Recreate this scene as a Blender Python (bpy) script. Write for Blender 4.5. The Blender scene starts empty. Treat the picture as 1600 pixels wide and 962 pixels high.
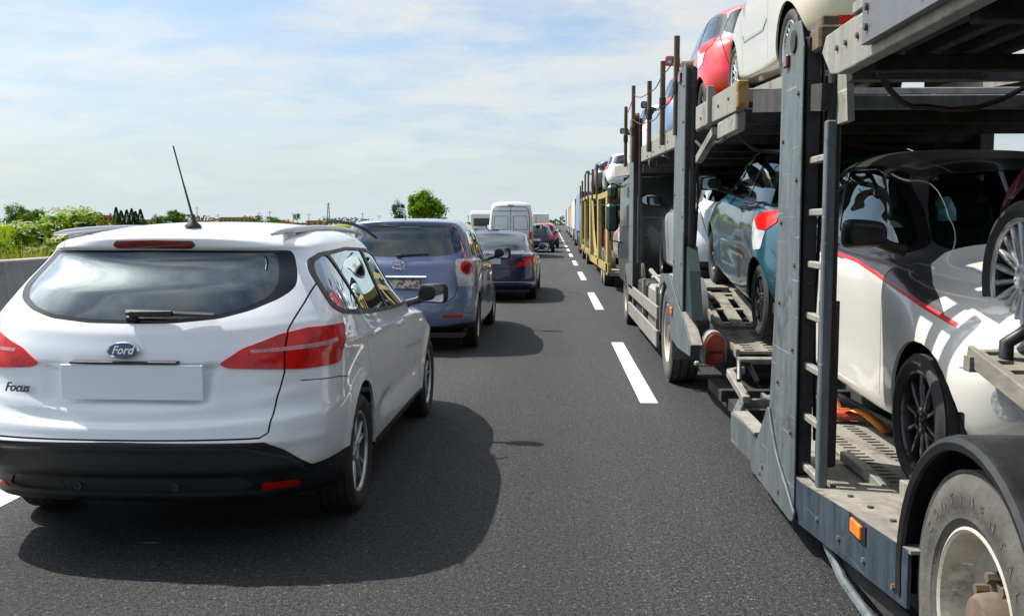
import bpy, bmesh, math, random
import numpy as np
from mathutils import Vector, Matrix, Euler
from mathutils.bvhtree import BVHTree
random.seed(7)
sc = bpy.context.scene
COL = sc.collection
R = math.radians
PI = math.pi

# ---------------------------------------------------------------- camera
FPX, CX, CY, VX, VY, CH = 1550.0, 800.0, 481.0, 865.0, 348.0, 1.55
pitch = math.atan((CY - VY) / FPX)
yaw = math.atan((VX - CX) / FPX * math.cos(pitch))
cd = bpy.data.cameras.new('camera')
cam = bpy.data.objects.new('camera', cd)
COL.objects.link(cam)
cam.location = (0, 0, CH)
cam.rotation_euler = (PI / 2 - pitch, 0, yaw)
cd.sensor_width = 36
cd.lens = 36 * FPX / 1600
cd.clip_start = 0.05
cd.clip_end = 20000
sc.camera = cam

# ---------------------------------------------------------------- light
SUN_DIR = Vector((-0.65, 0.31, 1.0)).normalized()
elev = math.asin(SUN_DIR.z)
world = bpy.data.worlds.new('World')
sc.world = world
world.use_nodes = True
sd = bpy.data.lights.new('sun', 'SUN')
sd.energy = 5.0
sd.angle = R(0.6)
sd.color = (1.0, 0.95, 0.87)
sun = bpy.data.objects.new('sun', sd)
COL.objects.link(sun)
sun.rotation_euler = SUN_DIR.to_track_quat('Z', 'Y').to_euler()
sun.location = (-20, 10, 30)
sc.view_settings.view_transform = 'Standard'
sc.view_settings.look = 'None'
sc.view_settings.exposure = 0.6
sc.view_settings.gamma = 1.0
sc.cycles.max_bounces = 8
sc.cycles.transparent_max_bounces = 16
sc.cycles.caustics_reflective = False
sc.cycles.caustics_refractive = False
sc.cycles.use_denoising = True


class NT:
    """small node tree helper"""
    def __init__(s, tree):
        s.t = tree
        s.n = tree.nodes
        s.l = tree.links

    def add(s, typ, _in=None, **kw):
        n = s.n.new(typ)
        for k, v in kw.items():
            setattr(n, k, v)
        if _in:
            for k, v in _in.items():
                if isinstance(v, bpy.types.NodeSocket):
                    s.l.new(v, n.inputs[k])
                else:
                    n.inputs[k].default_value = v
        return n

    def math(s, op, a, b=0.0, clamp=False):
        n = s.add('ShaderNodeMath', {0: a, 1: b}, operation=op)
        n.use_clamp = clamp
        return n.outputs[0]

    def ramp(s, fac, stops, interp='LINEAR'):
        n = s.add('ShaderNodeValToRGB', {0: fac})
        r = n.color_ramp
        r.interpolation = interp
        while len(r.elements) > len(stops):
            r.elements.remove(r.elements[-1])
        while len(r.elements) < len(stops):
            r.elements.new(1.0)
        for e, (p, c) in zip(r.elements, stops):
            e.position = p
            e.color = (c, c, c, 1) if not hasattr(c, '__len__') else (*c, 1)
        return n.outputs[0]

    def mix(s, fac, a, b, blend='MIX'):
        n = s.add('ShaderNodeMix', data_type='RGBA', blend_type=blend)
        for k, v in ((0, fac), (6, a), (7, b)):
            if isinstance(v, bpy.types.NodeSocket):
                s.l.new(v, n.inputs[k])
            else:
                n.inputs[k].default_value = (*v, 1) if hasattr(v, '__len__') and len(v) == 3 else v
        return n.outputs[2]


# sky: physical sky with thin high cloud over it
def build_sky():
    w = NT(world.node_tree)
    w.n.clear()
    out = w.add('ShaderNodeOutputWorld')
    bg = w.add('ShaderNodeBackground')
    bg.inputs[1].default_value = 0.095
    sky = w.add('ShaderNodeTexSky', sky_type='NISHITA')
    sky.sun_disc = False
    sky.sun_elevation = elev
    sky.sun_rotation = math.atan2(SUN_DIR.x, SUN_DIR.y)
    sky.altitude = 50
    sky.air_density = 1.0
    sky.dust_density = 2.0
    sky.ozone_density = 1.5
    tc = w.add('ShaderNodeTexCoord')
    sep = w.add('ShaderNodeSeparateXYZ', {0: tc.outputs['Generated']})
    zz = w.math('ADD', w.math('MAXIMUM', sep.outputs[2], 0.0), 0.16)
    u = w.math('DIVIDE', sep.outputs[0], zz)
    v = w.math('DIVIDE', sep.outputs[1], zz)
    comb = w.add('ShaderNodeCombineXYZ', {0: u, 1: v, 2: 0.3})
    mp = w.add('ShaderNodeMapping', {0: comb.outputs[0], 3: (0.8, 1.0, 1.0), 2: (0, 0, R(-18))})
    n1 = w.add('ShaderNodeTexNoise', {0: mp.outputs[0], 'Scale': 1.0, 'Detail': 10.0, 'Roughness': 0.58, 'Distortion': 0.25})
    n2 = w.add('ShaderNodeTexNoise', {0: mp.outputs[0], 'Scale': 4.0, 'Detail': 9.0, 'Roughness': 0.62, 'Distortion': 0.3})
    n3 = w.add('ShaderNodeTexNoise', {0: comb.outputs[0], 'Scale': 0.42, 'Detail': 3.0, 'Roughness': 0.5, 'Distortion': 0.2})
    a = w.math('ADD', w.math('MULTIPLY', n1.outputs[0], 0.55), w.math('MULTIPLY', n3.outputs[0], 0.3))
    a = w.math('ADD', a, w.math('MULTIPLY', n2.outputs[0], 0.15))
    cover = w.ramp(a, [(0.41, 0.0), (0.485, 0.55), (0.56, 1.0)])
    shade = w.ramp(n2.outputs[0], [(0.3, (0.62, 0.70, 0.82)), (0.46, (0.86, 0.90, 0.94)), (0.58, (1.0, 0.975, 0.92))])
    # cloud is brighter towards the sun, as thin cloud is
    dt = w.add('ShaderNodeVectorMath', {0: tc.outputs['Generated'], 1: tuple(SUN_DIR)}, operation='DOT_PRODUCT')
    ang = w.ramp(dt.outputs['Value'], [(0.0, 0.66), (0.5, 0.76), (0.78, 1.05), (0.90, 2.0), (0.965, 4.2), (1.0, 9.0)])
    cl = w.mix(1.0, shade, ang, 'MULTIPLY')
    sc_ = w.add('ShaderNodeVectorMath', {0: cl, 1: (8.3, 8.3, 8.3)}, operation='MULTIPLY')
    skyc = w.add('ShaderNodeVectorMath', {0: sky.outputs[0], 1: (0.95, 1.05, 1.12)}, operation='MULTIPLY')
    hor = w.ramp(sep.outputs[2], [(0.0, 1.0), (0.07, 0.55), (0.25, 0.0)])
    fac = w.math('MAXIMUM', w.math('MULTIPLY', cover, 0.86), w.math('MULTIPLY', hor, 0.9))
    hz = w.mix(hor, sc_.outputs[0], (5.0, 5.8, 6.2))
    colr = w.mix(fac, skyc.outputs[0], hz)
    w.l.new(colr, bg.inputs[0])
    w.l.new(bg.outputs[0], out.inputs[0])


build_sky()

# ---------------------------------------------------------------- materials
MATS = {}


def _bsdf(m):
    return m.node_tree.nodes['Principled BSDF']


def mat(name, col, rough=0.6, metal=0.0, coat=0.0, spec=0.5, bump=0.0, bscale=60.0, var=0.0, vscale=4.0, var2=None, emit=None, stretch=None):
    """plain surface with optional colour mottling and fine relief in object space"""
    if name in MATS:
        return MATS[name]
    m = bpy.data.materials.new(name)
    m.use_nodes = True
    b = _bsdf(m)
    b.inputs['Base Color'].default_value = (*col, 1)
    b.inputs['Roughness'].default_value = rough
    b.inputs['Metallic'].default_value = metal
    b.inputs['Coat Weight'].default_value = coat
    b.inputs['Coat Roughness'].default_value = 0.03
    b.inputs['Specular IOR Level'].default_value = spec
    if emit:
        b.inputs['Emission Color'].default_value = (*emit[0], 1)
        b.inputs['Emission Strength'].default_value = emit[1]
    t = NT(m.node_tree)
    tc = t.add('ShaderNodeTexCoord').outputs['Object']
    if stretch:
        tc = t.add('ShaderNodeMapping', {0: tc, 3: stretch}).outputs[0]
    if var:
        n = t.add('ShaderNodeTexNoise', {0: tc, 'Scale': vscale, 'Detail': 8.0, 'Roughness': 0.65})
        f = t.ramp(n.outputs[0], [(0.35, 0.0), (0.65, 1.0)])
        c2 = var2 if var2 else tuple(min(1, c * (1 + var)) for c in col)
        c1 = tuple(c * (1 - var) for c in col) if not var2 else col
        t.l.new(t.mix(f, c1, c2), b.inputs['Base Color'])
        rr = t.ramp(n.outputs[0], [(0.3, max(0.02, rough - 0.12)), (0.7, min(1, rough + 0.12))])
        t.l.new(rr, b.inputs['Roughness'])
    if bump:
        n = t.add('ShaderNodeTexNoise', {0: tc, 'Scale': bscale, 'Detail': 4.0})
        bp = t.add('ShaderNodeBump', {'Height': n.outputs[0], 'Strength': bump, 'Distance': 0.01})
        t.l.new(bp.outputs[0], b.inputs['Normal'])
    MATS[name] = m
    return m


def paint(name, col, metal=0.0, rough=0.35, flake=0.0, dirt=0.12, coat=1.0):
    if name in MATS:
        return MATS[name]
    m = bpy.data.materials.new(name)
    m.use_nodes = True
    b = _bsdf(m)
    b.inputs['Roughness'].default_value = rough
    b.inputs['Metallic'].default_value = metal
    b.inputs['Coat Weight'].default_value = coat
    b.inputs['Coat Roughness'].default_value = 0.02
    b.inputs['Coat IOR'].default_value = 1.48
    t = NT(m.node_tree)
    tc = t.add('ShaderNodeTexCoord').outputs['Object']
    sep = t.add('ShaderNodeSeparateXYZ', {0: tc})
    n = t.add('ShaderNodeTexNoise', {0: tc, 'Scale': 5.0, 'Detail': 8.0, 'Roughness': 0.7})
    # road film: thicker low on the body
    low = t.ramp(sep.outputs[2], [(0.2, 1.0), (0.75, 0.0)])
    f = t.math('MULTIPLY', t.math('MULTIPLY', low, n.outputs[0]), dirt * 2.2, True)
    t.l.new(t.mix(f, col, (0.16, 0.145, 0.12)), b.inputs['Base Color'])
    t.l.new(t.math('ADD', t.math('MULTIPLY', f, 0.6), 0.025), b.inputs['Coat Roughness'])
    MATS[name] = m
    return m


def glass(name, tint, ior=1.6, refl=1.0):
    """a pane: tinted and see-through, mirror-like at grazing angles"""
    if name in MATS:
        return MATS[name]
    m = bpy.data.materials.new(name)
    m.use_nodes = True
    t = NT(m.node_tree)
    t.n.clear()
    out = t.add('ShaderNodeOutputMaterial')
    tr = t.add('ShaderNodeBsdfTransparent', {0: (*tint, 1)})
    gl = t.add('ShaderNodeBsdfGlossy', {0: (.86, .97, 1, 1), 'Roughness': 0.0})
    fr = t.add('ShaderNodeFresnel', {'IOR': ior})
    fac = t.math('MULTIPLY', fr.outputs[0], refl, True)
    mx = t.add('ShaderNodeMixShader', {0: fac, 1: tr.outputs[0], 2: gl.outputs[0]})
    t.l.new(mx.outputs[0], out.inputs[0])
    MATS[name] = m
    return m


def lens_mat(name, col, rough=0.08, cell=60.0):
    """moulded lamp lens with a fine cell relief"""
    if name in MATS:
        return MATS[name]
    m = bpy.data.materials.new(name)
    m.use_nodes = True
    b = _bsdf(m)
    b.inputs['Roughness'].default_value = 0.3
    b.inputs['Coat Weight'].default_value = 0.7
    b.inputs['Coat Roughness'].default_value = rough
    b.inputs['Specular IOR Level'].default_value = 0.2
    t = NT(m.node_tree)
    tc = t.add('ShaderNodeTexCoord').outputs['Object']
    v = t.add('ShaderNodeTexVoronoi', {0: tc, 'Scale': cell})
    n = t.add('ShaderNodeTexNoise', {0: tc, 'Scale': 9.0, 'Detail': 3.0})
    c = t.mix(t.ramp(n.outputs[0], [(0.35, 0.0), (0.62, 1.0)]), tuple(x * 0.45 for x in col), col)
    t.l.new(t.mix(t.math('MULTIPLY', v.outputs[0], 0.5, True), c, tuple(min(1, x * 1.25) for x in col)), b.inputs['Base Color'])
    bp = t.add('ShaderNodeBump', {'Height': v.outputs[0], 'Strength': 0.25, 'Distance': 0.004})
    t.l.new(bp.outputs[0], b.inputs['Normal'])
    MATS[name] = m
    return m


M_BLACK = mat('black_plastic', (0.010, 0.011, 0.012), 0.45, bump=0.12, bscale=350, var=0.25, vscale=7)
M_GLOSSBLACK = mat('gloss_black', (0.008, 0.008, 0.009), 0.12, coat=0.6)
M_RUBBER = mat('tyre_rubber', (0.022, 0.022, 0.022), 0.75, bump=0.15, bscale=90, var=0.3, vscale=14)
M_DARK = mat('cabin_lining', (0.015, 0.016, 0.018), 0.85)
M_SEAT = mat('seat_fabric', (0.035, 0.038, 0.042), 0.9, bump=0.2, bscale=200)
M_CHROME = mat('chrome', (0.62, 0.63, 0.65), 0.12, metal=1.0)
M_ALLOY = mat('alloy', (0.55, 0.56, 0.58), 0.34, metal=0.75, var=0.12, vscale=20)
M_DARKALLOY = mat('dark_alloy', (0.035, 0.036, 0.042), 0.22, metal=0.5, coat=0.5)
M_DISC = mat('brake_disc', (0.05, 0.048, 0.046), 0.4, metal=0.9)
M_RED = lens_mat('red_lens', (0.66, 0.006, 0.004))
M_DARKRED = lens_mat('dark_red_lens', (0.16, 0.008, 0.010))
M_WHITELENS = lens_mat('clear_lens', (0.55, 0.56, 0.58))
M_AMBER = lens_mat('amber_lens', (0.80, 0.22, 0.02))
M_GLASS = glass('tinted_glass', (0.18, 0.30, 0.29), 1.5, 1.7)
M_GLASSD = glass('privacy_glass', (0.13, 0.22, 0.22), 1.55, 2.4)
M_GLASSC = glass('clear_glass', (0.50, 0.66, 0.62), 1.5, 1.3)
M_MIRROR = mat('mirror_glass', (0.8, 0.85, 0.88), 0.01, metal=1.0)
M_GAP = mat('panel_gap', (0.006, 0.006, 0.007), 0.8)


# ---------------------------------------------------------------- objects
def tag(o, label=None, cat=None, group=None, kind=None):
    if label: o['label'] = label
    if cat: o['category'] = cat
    if group: o['group'] = group
    if kind: o['kind'] = kind
    return o


def empty(name, loc=(0, 0, 0), rot=(0, 0, 0)):
    o = bpy.data.objects.new(name, None)
    o.empty_display_size = 0.2
    o.location = loc
    o.rotation_euler = rot
    COL.objects.link(o)
    return o


def link_mesh(name, me, m=None, parent=None, loc=None, rot=None):
    o = bpy.data.objects.new(name, me)
    COL.objects.link(o)
    if m is not None and not me.materials:
        for k in (m if isinstance(m, (list, tuple)) else [m]):
            me.materials.append(k)
    if parent: o.parent = parent
    if loc: o.location = loc
    if rot: o.rotation_euler = rot
    return o


def copy_tree(o, parent=None):
    c = o.copy()
    COL.objects.link(c)
    if parent: c.parent = parent
    for ch in o.children:
        copy_tree(ch, c)
    return c


class MB:
    """collects simple solids and builds them as one mesh"""
    def __init__(s):
        s.v = []
        s.f = []
        s.sm = []
        s.mi = []
        s.cur = 0

    def face(s, idx, smooth=False):
        s.f.append(idx)
        s.sm.append(smooth)
        s.mi.append(s.cur)

    def add(s, verts, faces, smooth=False):
        b = len(s.v)
        s.v += [tuple(p) for p in verts]
        for f in faces:
            s.face([b + i for i in f], smooth)
        return s

    def box(s, x0, x1, y0, y1, z0, z1, c=0.0):
        if c <= 0:
            v = [(x, y, z) for x in (x0, x1) for y in (y0, y1) for z in (z0, z1)]
            return s.add(v, [(0, 1, 3, 2), (4, 6, 7, 5), (0, 4, 5, 1), (2, 3, 7, 6), (0, 2, 6, 4), (1, 5, 7, 3)])
        # chamfered box
        c = min(c, (x1 - x0) * .45, (y1 - y0) * .45, (z1 - z0) * .45)
        bm = bmesh.new()
        bmesh.ops.create_cube(bm, size=1.0)
        for v in bm.verts:
            v.co = Vector(((x0 + x1) / 2 + v.co.x * (x1 - x0), (y0 + y1) / 2 + v.co.y * (y1 - y0), (z0 + z1) / 2 + v.co.z * (z1 - z0)))
        bmesh.ops.bevel(bm, geom=bm.edges[:] , offset=c, segments=1, affect='EDGES')
        s.bm(bm)
        return s

    def bm(s, bm, M=None, smooth=False):
        bm.verts.index_update()
        s.add([(M @ v.co if M else v.co) for v in bm.verts], [[v.index for v in f.verts] for f in bm.faces], smooth)
        bm.free()
        return s

    def quad(s, a, b, c, d):
        return s.add([a, b, c, d], [(0, 1, 2, 3)])

    def prism(s, poly, axis, a0, a1):
        """polygon in the plane across the axis, run from a0 to a1. axis x: (y,z); y: (x,z); z: (x,y)"""
        n = len(poly)
        def P(p, a):
            return {'x': (a, p[0], p[1]), 'y': (p[0], a, p[1]), 'z': (p[0], p[1], a)}[axis]
        v = [P(p, a0) for p in poly] + [P(p, a1) for p in poly]
        f = [[i, (i + 1) % n, n + (i + 1) % n, n + i] for i in range(n)]
        f += [list(range(n))[::-1], list(range(n, 2 * n))]
        return s.add(v, f)

    def bar(s, a, b, w, h, up=(0, 0, 1), c=0.0):
        """rectangular bar from a to b"""
        a, b = Vector(a), Vector(b)
        d = (b - a)
        L = d.length
        d.normalize()
        upv = Vector(up)
        if abs(d.dot(upv)) > 0.98: upv = Vector((0, 1, 0))
        r = d.cross(upv).normalized()
        u = r.cross(d).normalized()
        v = []
        prof = [(-w / 2, -h / 2), (w / 2, -h / 2), (w / 2, h / 2), (-w / 2, h / 2)]
        if c:
            prof = [(-w/2+c, -h/2), (w/2-c, -h/2), (w/2, -h/2+c), (w/2, h/2-c), (w/2-c, h/2), (-w/2+c, h/2), (-w/2, h/2-c), (-w/2, -h/2+c)]
        n = len(prof)
        for e in (a, b):
            for p in prof:
                v.append(e + r * p[0] + u * p[1])
        f = [[i, (i + 1) % n, n + (i + 1) % n, n + i] for i in range(n)]
        f += [list(range(n))[::-1], list(range(n, 2 * n))]
        return s.add(v, f)

    def tube(s, pts, r, n=8, cap=True, smooth=True):
        pts = [Vector(p) for p in pts]
        rr = r if hasattr(r, '__len__') else [r] * len(pts)
        b = len(s.v)
        prev = None
        for i, p in enumerate(pts):
            d = (pts[min(i + 1, len(pts) - 1)] - pts[max(i - 1, 0)]).normalized()
            if prev is None:
                a = Vector((0, 0, 1)) if abs(d.z) < 0.9 else Vector((1, 0, 0))
                x = d.cross(a).normalized()
            else:
                x = (prev - d * prev.dot(d)).normalized()
            prev = x
            y = d.cross(x)
            for k in range(n):
                t = 2 * PI * k / n
                s.v.append(tuple(p + x * rr[i] * math.cos(t) + y * rr[i] * math.sin(t)))
        for i in range(len(pts) - 1):
            for k in range(n):
                k2 = (k + 1) % n
                s.face([b + i * n + k, b + i * n + k2, b + (i + 1) * n + k2, b + (i + 1) * n + k], smooth)
        if cap:
            s.face([b + k for k in range(n)][::-1])
            s.face([b + (len(pts) - 1) * n + k for k in range(n)])
        return s

    def lathe(s, prof, c=(0, 0, 0), axis='x', n=32, a0=0, a1=2 * PI, smooth=True):
        """profile (along, radius) turned round an axis"""
        b = len(s.v)
        full = abs(a1 - a0 - 2 * PI) < 1e-6
        m = n if full else n + 1
        for (h, r) in prof:
            for k in range(m):
                t = a0 + (a1 - a0) * k / n
                p = (h, r * math.cos(t), r * math.sin(t))
                if axis == 'y': p = (p[1], p[0], p[2])
                if axis == 'z': p = (p[1], p[2], p[0])
                s.v.append((p[0] + c[0], p[1] + c[1], p[2] + c[2]))
        for i in range(len(prof) - 1):
            for k in range(n):
                k2 = (k + 1) % m
                s.face([b + i * m + k, b + i * m + k2, b + (i + 1) * m + k2, b + (i + 1) * m + k], smooth)
        return s

    def disc(s, c, r, axis='x', n=24):
        b = len(s.v)
        for k in range(n):
            t = 2 * PI * k / n
            q = (0, r * math.cos(t), r * math.sin(t))
            if axis == 'y': q = (q[1], 0, q[2])
            if axis == 'z': q = (q[1], q[2], 0)
            s.v.append((c[0] + q[0], c[1] + q[1], c[2] + q[2]))
        s.face(list(range(b, b + n)))
        return s

    def xf(s, M, start=0):
        for i in range(start, len(s.v)):
            s.v[i] = tuple(M @ Vector(s.v[i]))
        return s

    def mesh(s, name, m=None, fix=True):
        me = bpy.data.meshes.new(name)
        me.from_pydata(s.v, [], s.f)
        me.polygons.foreach_set('use_smooth', s.sm)
        me.polygons.foreach_set('material_index', s.mi)
        if m is not None:
            for k in (m if isinstance(m, (list, tuple)) else [m]):
                me.materials.append(k)
        me.update()
        if fix:
            bm = bmesh.new()
            bm.from_mesh(me)
            bmesh.ops.recalc_face_normals(bm, faces=bm.faces)
            bm.to_mesh(me)
            bm.free()
        if any(s.sm):
            me.set_sharp_from_angle(angle=R(40))
        return me

    def build(s, name, m=None, parent=None, loc=None, rot=None, bevel=0.0, fix=True):
        o = link_mesh(name, s.mesh(name, m, fix), None, parent, loc, rot)
        if bevel:
            md = o.modifiers.new('bevel', 'BEVEL')
            md.width = bevel
            md.segments = 2
            md.limit_method = 'ANGLE'
            md.angle_limit = R(40)
            md.harden_normals = False
        return o


def text_mesh(txt, size, depth=0.002, shear=0.0, bold=0.0, spacing=1.0):
    c = bpy.data.curves.new('text', 'FONT')
    c.body = txt
    c.size = size
    c.extrude = depth
    c.shear = shear
    c.offset = bold
    c.space_character = spacing
    c.resolution_u = 4
    c.align_x = 'CENTER'
    c.align_y = 'CENTER'
    o = bpy.data.objects.new('text', c)
    COL.objects.link(o)
    dg = bpy.context.evaluated_depsgraph_get()
    me = bpy.data.meshes.new_from_object(o.evaluated_get(dg))
    bpy.data.objects.remove(o)
    return me


def rpoly(pts, r=0.03, n=4):
    """round the corners of a polygon; r may be a list"""
    out = []
    m = len(pts)
    rs = r if hasattr(r, '__len__') else [r] * m
    for i in range(m):
        p = Vector((pts[i][0], pts[i][1])); a = Vector((pts[i - 1][0], pts[i - 1][1])); b = Vector((pts[(i + 1) % m][0], pts[(i + 1) % m][1]))
        da, db = a - p, b - p
        rr = min(rs[i], da.length * .48, db.length * .48)
        if rr < 1e-4:
            out.append(tuple(p)); continue
        s, e = p + da.normalized() * rr, p + db.normalized() * rr
        for k in range(n + 1):
            t = k / n
            q = s * (1 - t) ** 2 + p * 2 * t * (1 - t) + e * t * t
            out.append(tuple(q))
    return out


def strip(pts, w):
    """thin closed outline that follows a polyline"""
    P = [Vector(p) for p in pts]
    L, Rr = [], []
    for i, p in enumerate(P):
        d = (P[min(i + 1, len(P) - 1)] - P[max(i - 1, 0)]).normalized()
        n = Vector((-d.y, d.x)) * w / 2
        L.append(tuple(p + n)); Rr.append(tuple(p - n))
    return L + Rr[::-1]
# ---------------------------------------------------------------- car bodies
def pchip(t, P, tq, ghost0=None, ghost1=None):
    """monotone cubic through points P (n,3) at parameters t, sampled at tq"""
    t = np.asarray(t, float); P = np.asarray(P, float)
    n0 = 0
    if ghost0 is not None:
        t = np.concatenate([[2 * t[0] - t[1]], t]); P = np.concatenate([[ghost0], P])
    if ghost1 is not None:
        t = np.concatenate([t, [2 * t[-1] - t[-2]]]); P = np.concatenate([P, [ghost1]])
    h = np.diff(t)[:, None]
    d = np.diff(P, axis=0) / h
    m = np.zeros_like(P)
    w1 = 2 * h[1:] + h[:-1]; w2 = h[1:] + 2 * h[:-1]
    a, b = d[:-1], d[1:]
    same = (a * b) > 0
    with np.errstate(divide='ignore', invalid='ignore'):
        hm = (w1 + w2) / (w1 / a + w2 / b)
    sm = (a * h[1:] + b * h[:-1]) / (h[1:] + h[:-1])
    hm = np.where(same, hm, 0.0)
    hm = np.nan_to_num(hm)
    m[1:-1] = hm * 0.55 + np.where(same, sm, 0.35 * sm) * 0.45
    m[0], m[-1] = d[0], d[-1]
    k = np.clip(np.searchsorted(t, tq, side='right') - 1, 0, len(t) - 2)
    s = ((tq - t[k]) / (t[k + 1] - t[k]))[:, None]
    H = (t[k + 1] - t[k])[:, None]
    return ((2 * s**3 - 3 * s**2 + 1) * P[k] + (s**3 - 2 * s**2 + s) * H * m[k] + (-2 * s**3 + 3 * s**2) * P[k + 1] + (s**3 - s**2) * H * m[k + 1])


TS = (0.10, 0.36, 0.64, 0.88)


def ring(yr, br, yf, bf, W, Z):
    """one waterline of a half body, from the middle of the tail round the side to the middle of the nose.
    W: half widths (rear corner, 4 side stations, front corner); Z: heights (rear, rear corner, 4 side, front corner, front)"""
    a, b = yr + br, yf - bf
    pts = [(0, yr, Z[0]), (.42 * W[0], yr + .09 * br, Z[0] + (Z[1] - Z[0]) * .2), (.80 * W[0], yr + .42 * br, Z[0] + (Z[1] - Z[0]) * .7), (W[0], a, Z[1])]
    for k, t in enumerate(TS):
        pts.append((W[1 + k], a + (b - a) * t, Z[2 + k]))
    pts += [(W[5], b, Z[6]), (.80 * W[5], yf - .42 * bf, Z[7] + (Z[6] - Z[7]) * .7), (.42 * W[5], yf - .09 * bf, Z[7] + (Z[6] - Z[7]) * .2), (0, yf, Z[7])]
    return pts


def hull(levels, step=0.03, vstep=None, sharp=()):
    G = np.array([ring(*l) for l in levels], float)          # levels x stations x 3
    nl, ns, _ = G.shape
    vstep = vstep or step
    seg = np.linalg.norm(np.diff(G, axis=1), axis=2).mean(axis=0)
    tj = np.concatenate([[0], np.cumsum(np.maximum(seg, .02))])
    tq = []
    for k in range(ns - 1):
        n = max(2, int(math.ceil(seg[k] / step)))
        tq += list(tj[k] + (tj[k + 1] - tj[k]) * np.arange(n) / n)
    tq = np.array(tq + [tj[-1]])
    rows = []
    for i in range(nl):
        g0 = G[i, 1] * [-1, 1, 1]; g1 = G[i, -2] * [-1, 1, 1]
        rows.append(pchip(tj, G[i], tq, g0, g1))
    A = np.array(rows)
    segv = np.linalg.norm(np.diff(A, axis=0), axis=2)
    segv = segv.mean(axis=1) * .6 + segv.max(axis=1) * .4
    ti = np.concatenate([[0], np.cumsum(np.maximum(segv, .01))])
    uq = []
    for k in range(nl - 1):
        n = max(1, int(math.ceil(segv[k] / vstep)))
        uq += list(ti[k] + (ti[k + 1] - ti[k]) * np.arange(n) / n)
    uq = np.array(uq + [ti[-1]])
    D = np.zeros((len(uq), len(tq), 3))
    for j in range(len(tq)):
        top = A[-2, j] * [-1, 1, 1]
        D[:, j] = pchip(ti, A[:, j], uq, None, top)
    D[:, 0, 0] = 0; D[:, -1, 0] = 0; D[-1, :, 0] = 0
    return D


def inpoly(pt, poly):
    x, y = pt
    c = False
    j = len(poly) - 1
    for i in range(len(poly)):
        xi, yi = poly[i]; xj, yj = poly[j]
        if (yi > y) != (yj > y) and x < (xj - xi) * (y - yi) / (yj - yi) + xi:
            c = not c
        j = i
    return c


PROJ = {'side': (Vector((0, 1, 0)), Vector((0, 0, 1)), Vector((1, 0, 0))),
        'rear': (Vector((1, 0, 0)), Vector((0, 0, 1)), Vector((0, -1, 0))),
        'front': (Vector((1, 0, 0)), Vector((0, 0, 1)), Vector((0, 1, 0))),
        'top': (Vector((1, 0, 0)), Vector((0, 1, 0)), Vector((0, 0, 1)))}


def proj_of(p):
    if p in PROJ: return PROJ[p]
    # ('rc', angle): looking at the rear corner, turned by angle from straight behind; ('fc', angle) the same in front
    k, a = p
    a = R(a)
    if k == 'rc': n = Vector((math.sin(a), -math.cos(a), 0))
    else: n = Vector((math.sin(a), math.cos(a), 0))
    u = Vector((math.cos(a), math.sin(a), 0)) if k == 'rc' else Vector((math.cos(a), -math.sin(a), 0))
    return (u, Vector((0, 0, 1)), n)


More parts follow.
